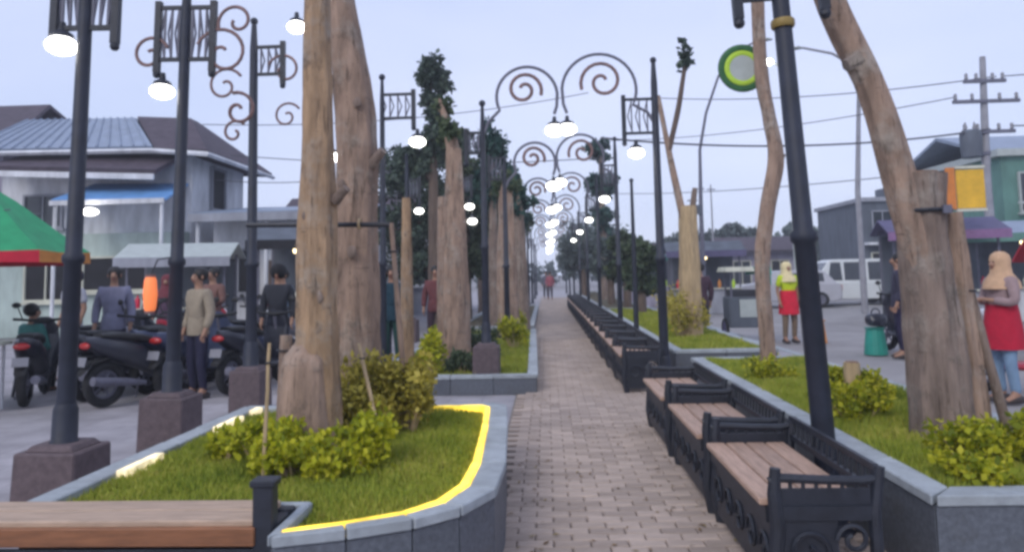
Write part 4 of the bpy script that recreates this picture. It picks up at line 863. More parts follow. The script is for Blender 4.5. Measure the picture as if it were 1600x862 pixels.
# ------------------------------------------------------------------ cars
def make_car(label, loc, rz, paint, van=False, cat='car', group='vehicles on the road'):
    t = thing('van' if van else 'car', label, cat, loc, rz, group); Lh = 2.2 if van else 2.05; W = .83; H = 1.85 if van else 1.45
    low = [(-Lh, .35), (-Lh, .80), (-Lh * .96, .92), (Lh * .55, .95), (Lh * .95, .82), (Lh, .6), (Lh, .32), (Lh * .9, .24), (-Lh * .9, .24)]
    b = MB(); b.side(low, -W, W)
    up = [(-Lh * .95, .9), (-Lh * .9, H - .06), (-Lh * .8, H), (Lh * .25, H), (Lh * .36, H - .05), (Lh * .66, .9)] if van else [(-Lh * .93, .9), (-Lh * .72, H - .05), (-Lh * .55, H), (Lh * .08, H), (Lh * .18, H - .04), (Lh * .55, .9)]
    n = len(up); vs = []
    for x in (-1, 1):
        for y, z in up: vs.append((x * (W - .02 - .13 * (z - .9) / (H - .9)), y, z))
    b.add(vs, [tuple(range(n)), tuple(range(2 * n - 1, n - 1, -1))] + [((i + 1) % n, i, n + i, n + (i + 1) % n) for i in range(n)])
    b.build('body', paint, t, bevel=.03)
    zl, zh = 1.0, H - .12
    def wx(z): return W - .02 - .13 * (z - .9) / (H - .9) + .006
    ys = [(-Lh * .80, -Lh * .33), (-Lh * .29, Lh * .10), (Lh * .14, Lh * .40)] if van else [(-Lh * .70, -Lh * .32), (-Lh * .28, Lh * .10)]
    for y0, y1 in ys:
        for s in (-1, 1):
            e = .16 if y1 == ys[-1][1] else 0.02
            MB().add([(s * wx(zl), y0, zl), (s * wx(zl), y1, zl), (s * wx(zh), y1 - e, zh), (s * wx(zh), y0 + .03, zh)], [(0, 1, 2, 3)]).build('window', M['glass'], t)
    ya, yb = (Lh * .66, Lh * .36) if van else (Lh * .55, Lh * .18)
    def fy(z): return ya + (yb - ya) * (z - .9) / (H - .95) + .012
    MB().add([(-W + .12, fy(zl), zl), (W - .12, fy(zl), zl), (W - .2, fy(zh), zh), (-W + .2, fy(zh), zh)], [(0, 1, 2, 3)]).build('windscreen', M['glass'], t)
    yr = -Lh * .93
    def ry(z): return (-Lh * .95 + Lh * .05 * (z - .9) / (H - .96) if van else -Lh * .93 + Lh * .21 * (z - .9) / (H - .95)) - .012
    MB().add([(-W + .14, ry(zl), zl), (W - .14, ry(zl), zl), (W - .22, ry(zh), zh), (-W + .22, ry(zh), zh)], [(0, 1, 2, 3)]).build('rear_window', M['glass'], t)
    for y in (-Lh * .62, Lh * .62):
        for s in (-1, 1):
            wl = MB().tube([(s * (W - .17), y, .30), (s * (W + .01), y, .30)], .30, 20).build('wheel', M['tyre'], t, bevel=.0)
            MB().tube([(s * (W + .005), y, .30), (s * (W + .022), y, .30)], .18, 14).build('rim', M['steel'], wl)
    for s in (-1, 1):
        MB().box((s * (W - .22), Lh - .03, .66), (.3, .1, .14), rx=R(-15)).build('headlight', M['lensclear'], t, bevel=.02)
        MB().box((s * (W - .14), -Lh + .01, .74), (.2, .06, .24)).build('tail_light', M['lensred'], t, bevel=.015)
        MB().box((s * (W + .07), Lh * .34, 1.0), (.14, .08, .1)).build('mirror', paint, t, bevel=.02)
    MB().box((0, Lh + .005, .42), (1.3, .05, .16)).build('front_bumper', M['vinyl'], t, bevel=.015)
    return t
make_car('white van parked across the road, long side in view', (12.3, 31.5, 0), R(88), M['carwhite'], True, 'van')
make_car('silver car parked left of the white van across the road', (9.4, 30.2, 0), R(80), M['carsilver'])
make_car('white van farther right behind the large right tree', (16.4, 33.5, 0), R(90), M['carwhite'], True, 'van')
make_car('silver car far down the road beyond the teal cart', (7.6, 40, 0), R(10), M['carsilver'])

# ------------------------------------------------------------------ stalls and parasols
t = thing('parasol', 'green market parasol with red and yellow valance at left edge', 'parasol', (-7.0, 8.6, 0), R(-20))
MB().tube([(0, 0, 0), (0, 0, 2.85)], .024, 10).build('pole', M['white'], t)
MB().lathe([(.28, 0), (.28, .06), (.06, .12), (.05, .3)], 14).build('foot', M['mortar'], t)
for i in range(8):
    a0, a1 = R(45 * i), R(45 * i + 45); am = (a0 + a1) / 2; r = 1.32
    p = [(0, 0, 2.80)]; mb = MB()
    for z, q in ((2.55, .45), (2.2, .95), (1.86, 1.0)):
        pass
    rows = [(0.04, 2.80), (.5, 2.50), (.95, 2.13), (r, 1.86)]
    vs = []
    for q, z in rows:
        for f in range(4):
            a = a0 + (a1 - a0) * f / 3; s = q * (1 - .06 * (1 if f in (1, 2) else 0)); vs.append((s * math.cos(a), s * math.sin(a), z - (.02 if f in (1, 2) else 0)))
    mb.add(vs, [(j * 4 + f, j * 4 + f + 1, j * 4 + 5 + f, j * 4 + 4 + f) for j in range(3) for f in range(3)])
    mb.build('canopy_panel', M['green'], t, True)
    v = MB(); vs = []
    for f in range(4):
        a = a0 + (a1 - a0) * f / 3; s = r * (1 - .06 * (1 if f in (1, 2) else 0)); vs += [(s * math.cos(a), s * math.sin(a), 1.862 - (.02 if f in (1, 2) else 0)), (s * 1.005 * math.cos(a), s * 1.005 * math.sin(a), 1.72)]
    v.add(vs, [(2 * f, 2 * f + 1, 2 * f + 3, 2 * f + 2) for f in range(3)]); v.build('valance', M['orange'] if i in (0, 1) else M['red'], t)
    MB().tube([(0, 0, 2.3), (r * .6 * math.cos(a0), r * .6 * math.sin(a0), 2.35), ], .008, 5).build('rib', M['steel'], t)
t = thing('vendor_table', 'pale vendor table under the green parasol', 'table', (-7.05, 8.45, 0))
MB().box((0, 0, .78), (1.15, .6, .04)).build('table_top', M['cream'], t, bevel=.006)
MB().box((0, -.29, .55), (1.1, .015, .4)).build('front_cloth', M['orange'], t)
for x in (-.5, .5):
    for y in (-.25, .25): MB().tube([(x, y, 0), (x, y, .77)], .018, 8).build('leg', M['white'], t)
t = thing('display_case', 'glass fronted display case on the pale vendor table', 'display case', (-7.1, 8.45, .80))
for x in (-.4, .4):
    for y in (-.2, .2): MB().box((x, y, .3), (.03, .03, .6)).build('frame_post', M['white'], t)
MB().box((0, 0, .62), (.9, .5, .04)).build('lid', M['white'], t); MB().box((0, 0, .02), (.88, .48, .04)).build('floor', M['cream'], t); MB().box((0, 0, .3), (.8, .4, .02)).build('shelf', M['cream'], t)
t = thing('stool', 'dark plastic stool under the person in teal shirt', 'stool', (-6.95, 9.72, 0))
MB().lathe([(.15, .40), (.165, .425), (.165, .44), (.01, .445)], 16).build('seat', M['bikeblack'], t)
for i in range(4): MB().tube([(.13 * math.cos(i * 1.571 + .78), .13 * math.sin(i * 1.571 + .78), .41), (.18 * math.cos(i * 1.571 + .78), .18 * math.sin(i * 1.571 + .78), 0)], .02, 8).build('leg', M['bikeblack'], t)
def crate(label, x, y, z, m, rz):
    t = thing('crate', label, 'crate', (x, y, z), rz, 'crates by the left stalls')
    MB().box((0, 0, .02), (.5, .36, .03)).build('base', M[m], t)
    for s in (-1, 1):
        for q in range(3): MB().box((s * .245, 0, .08 + q * .1), (.018, .36, .07)).build('side_slat', M[m], t); MB().box((0, s * .175, .08 + q * .1), (.47, .018, .07)).build('side_slat', M[m], t)
        for u in (-1, 1): MB().box((s * .228, u * .158, .17), (.03, .03, .30)).build('corner_post', M[m], t)
for i, (x, y, z, m, rz, lab) in enumerate([(-7.9, 13.5, 0, 'bikeblue', .1, 'blue crate at the bottom of the stack left of the snack stall'), (-7.9, 13.5, .33, 'plastred', .2, 'red crate on top of the blue crate left of the snack stall'),
    (-3.9, 13.0, 0, 'stake', -.1, 'wooden crate on the ground left of the large left tree'), (-3.9, 13.0, .33, 'teal', .15, 'teal crate on top of the wooden crate'), (-4.9, 15.6, 0, 'orange', .3, 'orange crate in front of the dark awning stall')]): crate(lab, x, y, z, m, rz)
t = thing('paper_lantern', 'glowing orange lantern hung on the second lamp post from left', 'lantern', (-3.49, 6.38, 1.36))
MB().lathe([(.035, -.16), (.05, -.12), (.06, 0), (.05, .12), (.035, .16)], 16).build('shade', M['paperlamp'], t, True)
for z in (-.16, .16): MB().lathe([(.042, z - .012), (.042, z + .012)], 14).build('rim', M['rust'], t)
MB().tube([(0, 0, .16), (.05, .02, .30), (.13, .08, .32)], .007, 6).build('hook', M['iron'], t)
# snack stall beyond the scooters
def stall(label, loc, rz, W, D, H, roof, body, trim, counter=.85, group='market stalls', lamp=True):
    t = thing('market_stall', label, 'stall', loc, rz, group)
    for x in (-W / 2 + .04, W / 2 - .04):
        for y in (-D / 2 + .04, D / 2 - .04): MB().box((x, y, H / 2), (.05, .05, H)).build('post', M['steel'], t)
    rf = MB().add([(-W / 2 - .15, -D / 2 - .3, H - .12), (W / 2 + .15, -D / 2 - .3, H - .12), (W / 2 + .15, 0, H + .25), (-W / 2 - .15, 0, H + .25), (W / 2 + .15, D / 2 + .2, H - .08), (-W / 2 - .15, D / 2 + .2, H - .08),
              (-W / 2 - .15, -D / 2 - .3, H - .16), (W / 2 + .15, -D / 2 - .3, H - .16), (W / 2 + .15, 0, H + .21), (-W / 2 - .15, 0, H + .21), (W / 2 + .15, D / 2 + .2, H - .12), (-W / 2 - .15, D / 2 + .2, H - .12)],
             [(0, 1, 2, 3), (3, 2, 4, 5), (7, 6, 9, 8), (8, 9, 11, 10), (0, 6, 7, 1), (4, 10, 11, 5), (1, 7, 8, 2), (2, 8, 10, 4), (0, 3, 9, 6), (3, 5, 11, 9)]); rf.build('roof', roof, t)
    MB().box((0, -D / 2 - .31, H - .22), (W + .3, .015, .22)).build('valance', trim, t)
    MB().box((0, -D / 2 + .03, counter / 2), (W - .12, .04, counter)).build('front_panel', body, t, bevel=.004)
    MB().box((0, -D / 2 + .12, counter + .02), (W - .02, .4, .035)).build('counter', M['cream'], t, bevel=.004)
    MB().box((0, D / 2 - .06, H / 2 - .05), (W - .14, .03, H - .2)).build('back_panel', M['darkwall'], t)
    for i in range(5):
        x = -W / 2 + .25 + i * (W - .5) / 4; MB().lathe([(.05, 0), (.06, .1), (.06, .2), (.025, .25), (.02, .3)], 10, (x, -D / 2 + .14, counter + .04)).build('jar', [M['plastred'], M['teal'], M['cream'], M['orange'], M['limepaint']][i], t, True)
    if lamp: MB().ball((0, -D / 2 + .1, H - .35), .07, 1, 1, 1, 10, 6).build('bulb', M['lampwarm'], t, True)
    return t
t = thing('food_cart', 'dark food cart with cream and teal awning left of slender tree', 'food cart', (4.10, 15.6, 0), 0, None)
MB().box((-.02, 0, .62), (.80, .55, .62)).build('body', M['darkwall'], t, bevel=.02)
MB().box((0.0, -.28, .70), (.42, .02, .36)).build('front_panel', M['palegrey'], t, bevel=.004)
MB().box((.37, -.29, .72), (.06, .015, .45)).build('side_stripe', M['plastred'], t)
for x in (-.36, .36):
    for y in (-.24, .24): MB().box((x, y, 1.14), (.035, .035, .62)).build('post', M['steel'], t)
MB().box((-.20, 0, 1.49), (.60, .78, .10), taper=.9).build('awning', M['cream'], t, bevel=.01)
MB().box((.27, 0, 1.46), (.34, .76, .16), taper=.9).build('awning', M['teal'], t, bevel=.01)
MB().box((.30, -.36, 1.28), (.24, .015, .22)).build('awning_flap', M['teal'], t)
for s in (-1, 1): 
    wl = MB().torus((s * .44, .05, .25), .21, .035, 'x', 20, 6).build('wheel', M['tyre'], t, True); MB().tube([(s * .42, .05, .25), (s * .46, .05, .25)], .19, 14).build('rim', M['purple'], wl)
MB().box((0, .1, .92), (.70, .3, .3)).build('glass_case', M['glass'], t)
t = thing('stool', 'teal plastic stool with dark bag left of person in dark clothes', 'stool', (5.55, 13.0, 0))
MB().lathe([(.15, .42), (.17, .45), (.01, .46)], 14).build('seat', M['teal'], t); MB().lathe([(.19, 0), (.17, .2), (.14, .42)], 14).build('skirt', M['teal'], t)
t = thing('bag', 'dark bag lying on the teal plastic stool', 'bag', (5.58, 13.0, .46))
MB().loft([(-.12, .09, .12, .06), (-.05, .12, .17, .11), (.05, .12, .17, .11), (.12, .09, .12, .06)], 12).build('sack', M['bikeblack'], t, True); MB().torus((0, 0, .24), .07, .012, 'y', 16, 6).build('handle', M['bikeblack'], t, True)
t = thing('stool', 'red plastic stool right of the person in neon yellow', 'stool', (5.35, 15.2, 0))
MB().lathe([(.16, .42), (.18, .45), (.01, .46)], 14).build('seat', M['orange'], t)
for i in range(4): MB().tube([(.13 * math.cos(i * 1.571 + .78), .13 * math.sin(i * 1.571 + .78), .43), (.19 * math.cos(i * 1.571 + .78), .19 * math.sin(i * 1.571 + .78), 0)], .024, 8).build('leg', M['orange'], t)
stall('low stall with red roof at the right edge behind the person in hijab', (8.7, 11.6, 0), R(-20), 2.2, 1.4, 1.62, M['red'], M['bikered'], M['red'])
stall('stall with purple roof and green front behind the large right tree', (10.0, 19.5, 0), R(-12), 2.4, 1.6, 2.45, M['purple'], M['greywall'], M['magenta'])
stall('dim stall with grey roof beside the purple stall', (12.6, 20.5, 0), R(-18), 2.4, 1.6, 2.4, M['roofmetal'], M['white'], M['greenwall'])
stall('snack stall with pale roof in front of the left house', (-8.7, 17.4, 0), R(12), 2.2, 1.4, 2.15, M['palegrey'], M['mint'], M['greywall'])
stall('small stall with dark awning before the low grey roofed house', (-5.9, 17.6, 0), R(5), 1.8, 1.3, 2.5, M['darkwall'], M['white'], M['dark'])
stall('stall with grey roof far behind the teal cart', (5.6, 27, 0), R(-5), 2.4, 1.6, 2.3, M['darkwall'], M['greywall'], M['purple'])
stall('stall with dark roof far down the pavement', (4.3, 33, 0), R(-5), 2.2, 1.6, 2.3, M['darkwall'], M['lilac'], M['teal'])
t = thing('signboard', 'orange and yellow signboard on a thin post right of large tree', 'signboard', (9.95, 18.0, 0), R(-6))
MB().box((-.08, 0, 1.9), (.07, .07, 3.8)).build('post', M['steel'], t)
MB().box((.14, -.06, 3.28), (.62, .05, .92)).build('board', M['yellowsign'], t, bevel=.006)
MB().box((-.30, -.07, 3.3), (.20, .06, 1.0)).build('side_board', M['orangesign'], t, bevel=.006)
MB().box((.14, -.06, 3.80), (.66, .07, .06)).build('frame_rail', M['cream'], t); MB().box((.14, -.06, 2.78), (.66, .07, .06)).build('frame_rail', M['cream'], t)

# ------------------------------------------------------------------ buildings
def win(parent, x, y, z, wd, ht, face='y', cols=2, m='white', glass='glass', sill=True):
    """window in a wall that looks towards -y (or +x)"""
    f = MB(); fw = .06
    def bx(mb, cx, cz, sx, sz, dep, off): mb.box((x + cx, y - off, z + cz), (sx, dep, sz)) if face == 'y' else mb.box((x + off, y + cx, z + cz), (dep, sx, sz))
    bx(f, 0, ht / 2 - fw / 2, wd, fw, .10, .03); bx(f, 0, -ht / 2 + fw / 2, wd, fw, .10, .03)
    for s in (-1, 1): bx(f, s * (wd / 2 - fw / 2), 0, fw, ht - 2 * fw, .10, .03)
    for i in range(1, cols): bx(f, -wd / 2 + wd * i / cols, 0, .04, ht - 2 * fw, .07, .03)
    o = f.build('window', M[m], parent)
    for i in range(cols):
        g = MB(); bx(g, -wd / 2 + wd * (i + .5) / cols, 0, wd / cols - .06, ht - .13, .015, .012); g.build('pane', M[glass], o)
    if sill:
        s_ = MB(); bx(s_, 0, -ht / 2 - .04, wd + .16, .07, .16, .07); s_.build('sill', M[m], o)
def roof_slab(name, m, parent, quad, th=.12):
    q = [Vector(p) for p in quad]; n = (q[1] - q[0]).cross(q[3] - q[0]).normalized()
    if n.z < 0: n = -n
    lo = [p - n * th for p in q]
    MB().add([tuple(p) for p in q] + [tuple(p) for p in lo], [(0, 1, 2, 3), (7, 6, 5, 4), (0, 4, 5, 1), (1, 5, 6, 2), (2, 6, 7, 3), (3, 7, 4, 0)]).build(name, m, parent)
def roof_ribs(parent, a, b, c, d, n, m):                       # standing seams from edge a-b up to d-c
    mb = MB()
    for i in range(n + 1):
        p = Vector(a).lerp(Vector(b), i / n); q = Vector(d).lerp(Vector(c), i / n); mb.tube([tuple(p + Vector((0, 0, .02))), tuple(q + Vector((0, 0, .02)))], .03, 4)
    tag(mb.build('roof_seams', m, parent), kind='stuff')
H1 = thing('house', 'two storey house with blue grey metal roof and blue awning on left', 'house', (0, 0, 0))
MB().box((-13.05, 22.6, 2.55), (5.7, 3.6, 5.1)).build('wall', M['white'], H1)
MB().box((-13.0, 20.62, 1.45), (5.5, .35, 2.9)).build('shop_front', M['mint'], H1)
roof_slab('roof', M['roofmetal'], H1, [(-16.6, 20.05, 5.36), (-11.0, 20.05, 5.30), (-13.0, 22.6, 6.72), (-16.6, 22.6, 6.75)]); roof_ribs(H1, (-16.5, 20.05, 5.36), (-11.2, 20.05, 5.30), (-13.1, 22.6, 6.72), (-16.5, 22.6, 6.75), 15, M['roofmetal'])
roof_slab('roof', M['roofmetal'], H1, [(-16.6, 25.1, 5.3), (-11.0, 25.1, 5.3), (-13.0, 22.61, 6.72), (-16.6, 22.61, 6.75)])
roof_slab('hip_roof', M['rooftile'], H1, [(-10.95, 20.07, 5.24), (-9.45, 20.07, 5.16), (-11.1, 22.5, 6.62), (-12.9, 22.58, 6.75)], .16)
roof_slab('hip_roof', M['rooftile'], H1, [(-9.45, 20.08, 5.14), (-9.45, 25.0, 5.14), (-11.1, 22.9, 6.60), (-11.1, 22.51, 6.60)], .16)
roof_slab('hip_roof', M['rooftile'], H1, [(-10.95, 25.05, 5.24), (-9.45, 25.05, 5.16), (-11.1, 22.91, 6.60), (-12.9, 22.7, 6.70)], .16)
MB().tube([(-16.5, 20.0, 5.22), (-11.0, 20.0, 5.16), (-9.40, 20.0, 5.02), (-9.40, 25.05, 5.02)], .07, 4).build('fascia', M['white'], H1)
roof_slab('lower_roof', M['rooftile'], H1, [(-15.4, 19.5, 4.78), (-10.6, 19.5, 4.55), (-10.5, 20.85, 5.20), (-15.4, 20.85, 5.28)], .14)
MB().box((-13.0, 19.52, 4.46), (4.7, .06, .16), ry=R(2.7)).build('fascia', M['white'], H1)
roof_slab('awning', M['bluesheet'], H1, [(-13.1, 18.9, 3.72), (-10.0, 18.9, 3.66), (-10.3, 20.78, 4.32), (-13.1, 20.78, 4.38)], .06)
MB().box((-11.55, 18.86, 3.62), (3.1, .05, .13)).build('awning_edge', M['white'], H1)
for x in (-13.0, -10.1): MB().tube([(x, 18.95, 0), (x, 18.95, 3.62)], .05, 10).build('awning_post', M['white'], H1)
win(H1, -14.6, 20.79, 3.6, 1.2, 1.0, cols=2, m='greywall'); win(H1, -10.18, 22.4, 4.3, 1.0, 1.3, face='x', cols=1, m='greywall', glass='dark')
for x, wd, ht in ((-14.2, 1.3, 1.5), (-12.2, 1.9, 1.0)): win(H1, x, 20.44, 1.75, wd, ht, cols=2, m='cream', glass='dark')
dr = MB().box((-10.75, 20.42, 1.05), (.85, .07, 2.1)).build('door', M['rooftile'], H1); MB().ball((-10.42, 20.36, 1.05), .035, seg=8, rings=6).build('handle', M['chrome'], dr)
MB().ball((-11.9, 18.7, 3.35), .16, 1.3, 1.3, .6, 12, 7).build('porch_lamp', M['lamp'], H1, True)
H2 = thing('house', 'low white house with flat grey roof left of the large tree', 'house', (0, 0, 0))
MB().box((-7.55, 23.2, 1.6), (3.9, 5.0, 3.2)).build('wall', M['white'], H2)
roof_slab('roof', M['roofmetal'], H2, [(-9.7, 19.6, 3.35), (-5.2, 19.6, 3.35), (-5.2, 23.6, 3.85), (-9.7, 23.6, 3.85)]); roof_slab('roof', M['roofmetal'], H2, [(-9.7, 26.5, 3.3), (-5.2, 26.5, 3.3), (-5.2, 23.6, 3.85), (-9.7, 23.6, 3.85)])
MB().box((-7.45, 19.56, 3.2), (4.5, .07, .22)).build('fascia', M['greywall'], H2)
win(H2, -8.75, 20.68, 1.75, 1.1, 1.3, cols=2, m='greywall', glass='dark'); win(H2, -6.3, 20.68, 1.9, 1.2, 1.0, cols=2, m='greywall')
dr = MB().box((-7.5, 20.66, 1.02), (.95, .08, 2.04)).build('door', M['barkdark'], H2); MB().ball((-7.18, 20.6, 1.0), .035, seg=8, rings=6).build('handle', M['chrome'], dr)
for x in (-9.5, -7.6, -5.5): MB().tube([(x, 19.75, 0), (x, 19.75, 3.2)], .06, 10).build('porch_post', M['white'], H2)
H3 = thing('house', 'lilac grey house cut by the left edge of the picture', 'house', (0, 0, 0))
MB().box((-20.2, 25.5, 2.9), (6.4, 6.5, 5.8)).build('wall', M['lilac'], H3)
roof_slab('roof', M['rooftile'], H3, [(-24, 21.5, 5.7), (-16.5, 21.5, 5.7), (-17.6, 25.2, 7.9), (-24, 25.2, 7.9)]); roof_slab('roof', M['rooftile'], H3, [(-24, 29.0, 5.7), (-16.5, 29.0, 5.7), (-17.6, 25.2, 7.9), (-24, 25.2, 7.9)])
for z in (1.6, 4.3):
    for x in (-19.9, -18.0): win(H3, x, 22.23, z, 1.1, 1.3, cols=2)
H4 = thing('house', 'long pale house behind the trees at the back of the left plaza', 'house', (0, 0, 0))
MB().box((-7.0, 31.5, 1.7), (7.0, 5, 3.4)).build('wall', M['greywall'], H4)
roof_slab('roof', M['rooftile'], H4, [(-11, 28.5, 3.4), (-3.2, 28.5, 3.4), (-3.2, 31.5, 5.0), (-11, 31.5, 5.0)]); roof_slab('roof', M['rooftile'], H4, [(-11, 34.5, 3.4), (-3.2, 34.5, 3.4), (-3.2, 31.5, 5.0), (-11, 31.5, 5.0)])
for x in (-9.2, -7, -4.8): win(H4, x, 28.98, 1.8, 1.1, 1.3, cols=2)
B1 = thing('building', 'dark flat roofed building across the road left of large right tree', 'building', (0, 0, 0))
MB().box((19.6, 43.2, 2.5), (5.6, 6.5, 5.0)).build('wall', M['darkwall'], B1)
MB().box((19.6, 43.2, 5.1), (5.9, 6.8, .22)).build('parapet', M['greywall'], B1); MB().box((20.6, 43.5, 5.6), (2.2, 2.0, .9)).build('roof_room', M['darkwall'], B1)
MB().box((19.6, 39.7, 2.75), (5.6, .5, .14)).build('canopy', M['white'], B1)
for x in (17.8, 19.6, 21.4): win(B1, x, 39.93, 3.9, 1.1, 1.2, cols=2, m='greywall'); win(B1, x, 39.93, 1.35, 1.4, 1.9, cols=2, m='cream', glass='dark')
B2 = thing('building', 'green two storey building at the right edge', 'building', (0, 0, 0))
MB().box((19.2, 29.5, 2.6), (7.0, 7.0, 5.2)).build('wall', M['greenwall'], B2)
MB().box((19.2, 29.5, 5.32), (7.4, 7.4, .24)).build('parapet', M['palegrey'], B2)
roof_slab('roof', M['roofmetal'], B2, [(15.4, 26.2, 5.46), (23, 26.2, 5.46), (23, 29.5, 6.5), (15.4, 29.5, 6.5)]); roof_slab('roof', M['roofmetal'], B2, [(15.4, 33, 5.46), (23, 33, 5.46), (23, 29.5, 6.5), (15.4, 29.5, 6.5)])
MB().box((19.2, 25.6, 2.62), (7.0, .9, .14)).build('balcony_slab', M['palegrey'], B2)
for i in range(9): MB().box((16.0 + i * .8, 25.22, 3.1), (.05, .05, .8)).build('baluster', M['palegrey'], B2)
MB().box((19.2, 25.22, 3.53), (7.0, .08, .07)).build('handrail', M['palegrey'], B2)
for x in (16.7, 18.6, 20.5): win(B2, x, 25.98, 3.95, 1.0, 1.4, cols=2, m='palegrey'); win(B2, x, 25.98, 1.3, 1.3, 1.9, cols=2, m='palegrey', glass='dark')
for i, (x, y, wd, hh, wall, roof, lab) in enumerate([
    (8.5, 52, 6, 2.6, 'greywall', 'rooftile', 'low grey shop row far across the road behind the teal cart'), (14.2, 50, 5, 2.8, 'lilac', 'rooftile', 'low lilac shop far across the road'),
    (27, 46, 8, 3.6, 'greywall', 'roofmetal', 'grey shop right of the dark flat roofed building'), (25.5, 36, 5, 3.0, 'white', 'roofmetal', 'white shop beside the green building')]):
    b = thing('shop', lab, 'shop', (x, y, 0), 0, 'shops across the road')
    MB().box((0, 2, hh / 2), (wd, 4, hh)).build('wall', M[wall], b)
    roof_slab('roof', M[roof], b, [(-wd / 2 - .3, -.7, hh), (wd / 2 + .3, -.7, hh), (wd / 2 + .3, 2, hh + 1.0), (-wd / 2 - .3, 2, hh + 1.0)]); roof_slab('roof', M[roof], b, [(-wd / 2 - .3, 4.6, hh), (wd / 2 + .3, 4.6, hh), (wd / 2 + .3, 2, hh + 1.0), (-wd / 2 - .3, 2, hh + 1.0)])
    n = int(wd // 1.7)
    for j in range(n): win(b, -wd / 2 + (j + .5) * wd / n, -.02, 1.35, 1.2, 1.6, cols=2, m='cream', glass='dark' if j % 2 else 'glass')

# ------------------------------------------------------------------ utility poles and cables
t = thing('utility_pole', 'utility pole with crossarms and transformer at the right', 'utility pole', (12.85, 22, 0))
MB().tube([(0, 0, -.2), (0, 0, 4), (.15, 0, 7.6)], [.15, .12, .08], 14).build('pole', M['concrete'], t, True)
for z, wd in ((6.25, 1.9), (6.85, 1.2), (5.35, 1.5)):
    c = MB().box((.1, -.1, z), (wd, .09, .10)).build('crossarm', M['steel'], t)
    for s in (-1, -.45, .45, 1): MB().lathe([(.03, 0), (.06, .05), (.035, .09), (.055, .13), (.03, .19)], 8, (.1 + s * (wd / 2 - .08), -.1, z + .05)).build('insulator', M['concrete'], c, True)
tr = MB().lathe([(.02, -.42), (.27, -.40), (.29, 0), (.29, .32), (.2, .40), (.05, .43)], 18, (-.42, -.1, 5.0)).build('transformer', M['darkwall'], t, True)
for s in (-1, 1): MB().lathe([(.035, 0), (.06, .06), (.04, .12), (.02, .22)], 8, (-.42 + s * .13, -.1, 5.42)).build('bushing', M['concrete'], tr, True)
MB().box((-.15, -.1, 4.72), (.5, .1, .08)).build('bracket', M['steel'], t)
t = thing('street_light', 'tall pale street light beyond the road left of large right tree', 'street light', (10.4, 25, 0))
MB().tube([(0, 0, 0), (0, 0, 4), (.28, 0, 7.9), (.1, 0, 8.3), (-.6, -.1, 8.7), (-1.6, -.2, 8.9)], [.11, .09, .06, .05, .045, .04], 10).build('pole', M['concrete'], t, True)
MB().loft([(-.14, 0, .05, .03), (0, .0, .24, .05), (.14, 0, .05, .03)], 10).build('lamp_head', M['palegrey'], t, True, loc=(-1.8, -.2, 8.9))
t = thing('street_light', 'thin street light pole with bent top right of the forked tree', 'street light', (5.0, 24, 0))
MB().tube([(0, 0, 0), (0, 0, 3.4), (.05, 0, 5.4), (.3, 0, 6.6), (.75, 0, 7.8), (1.3, 0, 8.6), (2.2, 0, 9.0)], [.08, .07, .05, .045, .04, .035, .03], 8).build('pole', M['steel'], t, True)
MB().box((-.12, -.06, 3.45), (.22, .16, .3)).build('control_box', M['darkwall'], t, bevel=.02)
MB().loft([(-.12, 0, .05, .03), (0, .0, .22, .05), (.12, 0, .05, .03)], 10).build('lamp_head', M['palegrey'], t, True, loc=(2.35, 0, 8.98))
for i, (x, y, h, lab) in enumerate([(8.3, 40, 6.2, 'thin distant pole right of the thin bent street light'), (9.8, 44, 6.6, 'thin distant pole left of the far lit street lamp'), (7.1, 36, 5.2, 'thin distant pole close to the thin bent street light'), (-15.9, 19, 8.2, 'thin pale pole in front of the left house roof')]):
    t = thing('thin_pole', lab, 'pole', (x, y, 0), 0, 'distant thin poles'); MB().tube([(0, 0, 0), (0, 0, h)], [.07, .04], 8).build('pole', M['concrete'], t, True); MB().box((0, -.05, h - .3), (.5, .05, .06)).build('crossarm', M['steel'], t)
t = thing('street_lamp', 'far lit street lamp right of the nearest right lamp post', 'street lamp', (9.9, 30, 0))
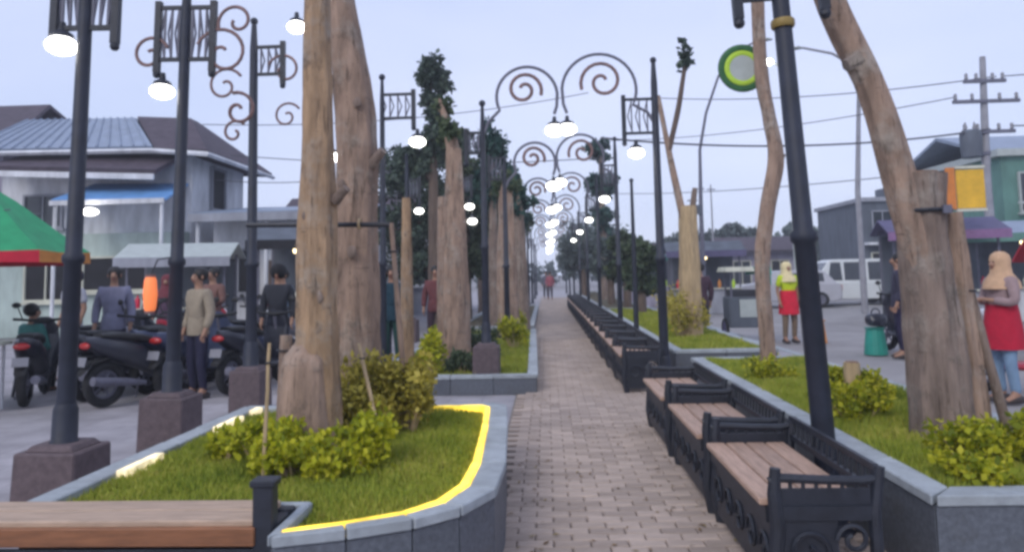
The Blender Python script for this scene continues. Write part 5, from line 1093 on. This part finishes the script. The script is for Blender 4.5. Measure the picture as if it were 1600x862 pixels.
MB().tube([(0, 0, 0), (0, 0, 9.0), (-.2, 0, 9.7), (-.55, 0, 9.95)], [.09, .06, .05, .045], 8).build('pole', M['palegrey'], t, True); MB().ball((-.75, -.05, 9.9), .22, 1.2, 1, .6, 10, 6).build('lamp_head', M['lamp'], t, True)
def wire(label, a, b, sag, r=.014, n=24):
    A, Bv = Vector(a), Vector(b); pts = []
    for i in range(n + 1):
        u = i / n; p = A.lerp(Bv, u); p.z -= sag * 4 * u * (1 - u); pts.append(tuple(p))
    return tag(MB().tube(pts, r, 5).build('overhead_cable', M['cable'], None, True), label, 'cable', 'overhead cables')
wire('thick overhead cable running right from the second lamp post', (1.55, 20, 5.15), (13.0, 21.9, 5.42), .35, .028)
wire('upper overhead cable meeting the top crossarm of the utility pole', (4.4, 30, 8.6), (13.3, 21.9, 6.98), .3, .018)
wire('overhead cable at mid crossarm height of the utility pole', (3.0, 34, 7.6), (12.1, 21.9, 6.4), .3, .016)
wire('overhead cable leaving the right edge from the top crossarm', (13.5, 21.9, 6.98), (30, 16, 8.2), .5, .018)
wire('overhead cable leaving the right edge from the lower crossarm', (13.6, 21.9, 5.5), (30, 16, 6.3), .5, .022)
wire('low overhead cable crossing behind the large right tree', (2.5, 45, 6.4), (12.3, 21.9, 4.3), .3, .018)
wire('overhead cable crossing the path high behind the lamps', (-8.8, 20.2, 5.0), (1.55, 20, 4.6), .2, .014)
wire('upper overhead cable crossing the path behind the lamps', (-10.5, 22, 6.3), (1.5, 24, 7.4), .35, .014)
wire('overhead cable from the left house to the tall dark tree', (-9.5, 20.8, 4.4), (-2.8, 18.1, 4.3), .25, .013)

# ------------------------------------------------------------------ evening haze
hb = MB().box((0, 40, 4.5), (150, 130, 11.4)); hz = bpy.data.materials.new('haze'); hz.use_nodes = True; hz.node_tree.nodes.clear()
ho = hz.node_tree.nodes.new('ShaderNodeOutputMaterial'); hv = hz.node_tree.nodes.new('ShaderNodeVolumePrincipled')
hv.inputs['Color'].default_value = (.86, .88, .95, 1); hv.inputs['Density'].default_value = .0028; hv.inputs['Anisotropy'].default_value = .2
hz.node_tree.links.new(hv.outputs[0], ho.inputs['Volume'])
o = hb.build('haze', hz); tag(o, 'pale evening haze over the promenade', 'haze', None, 'stuff')
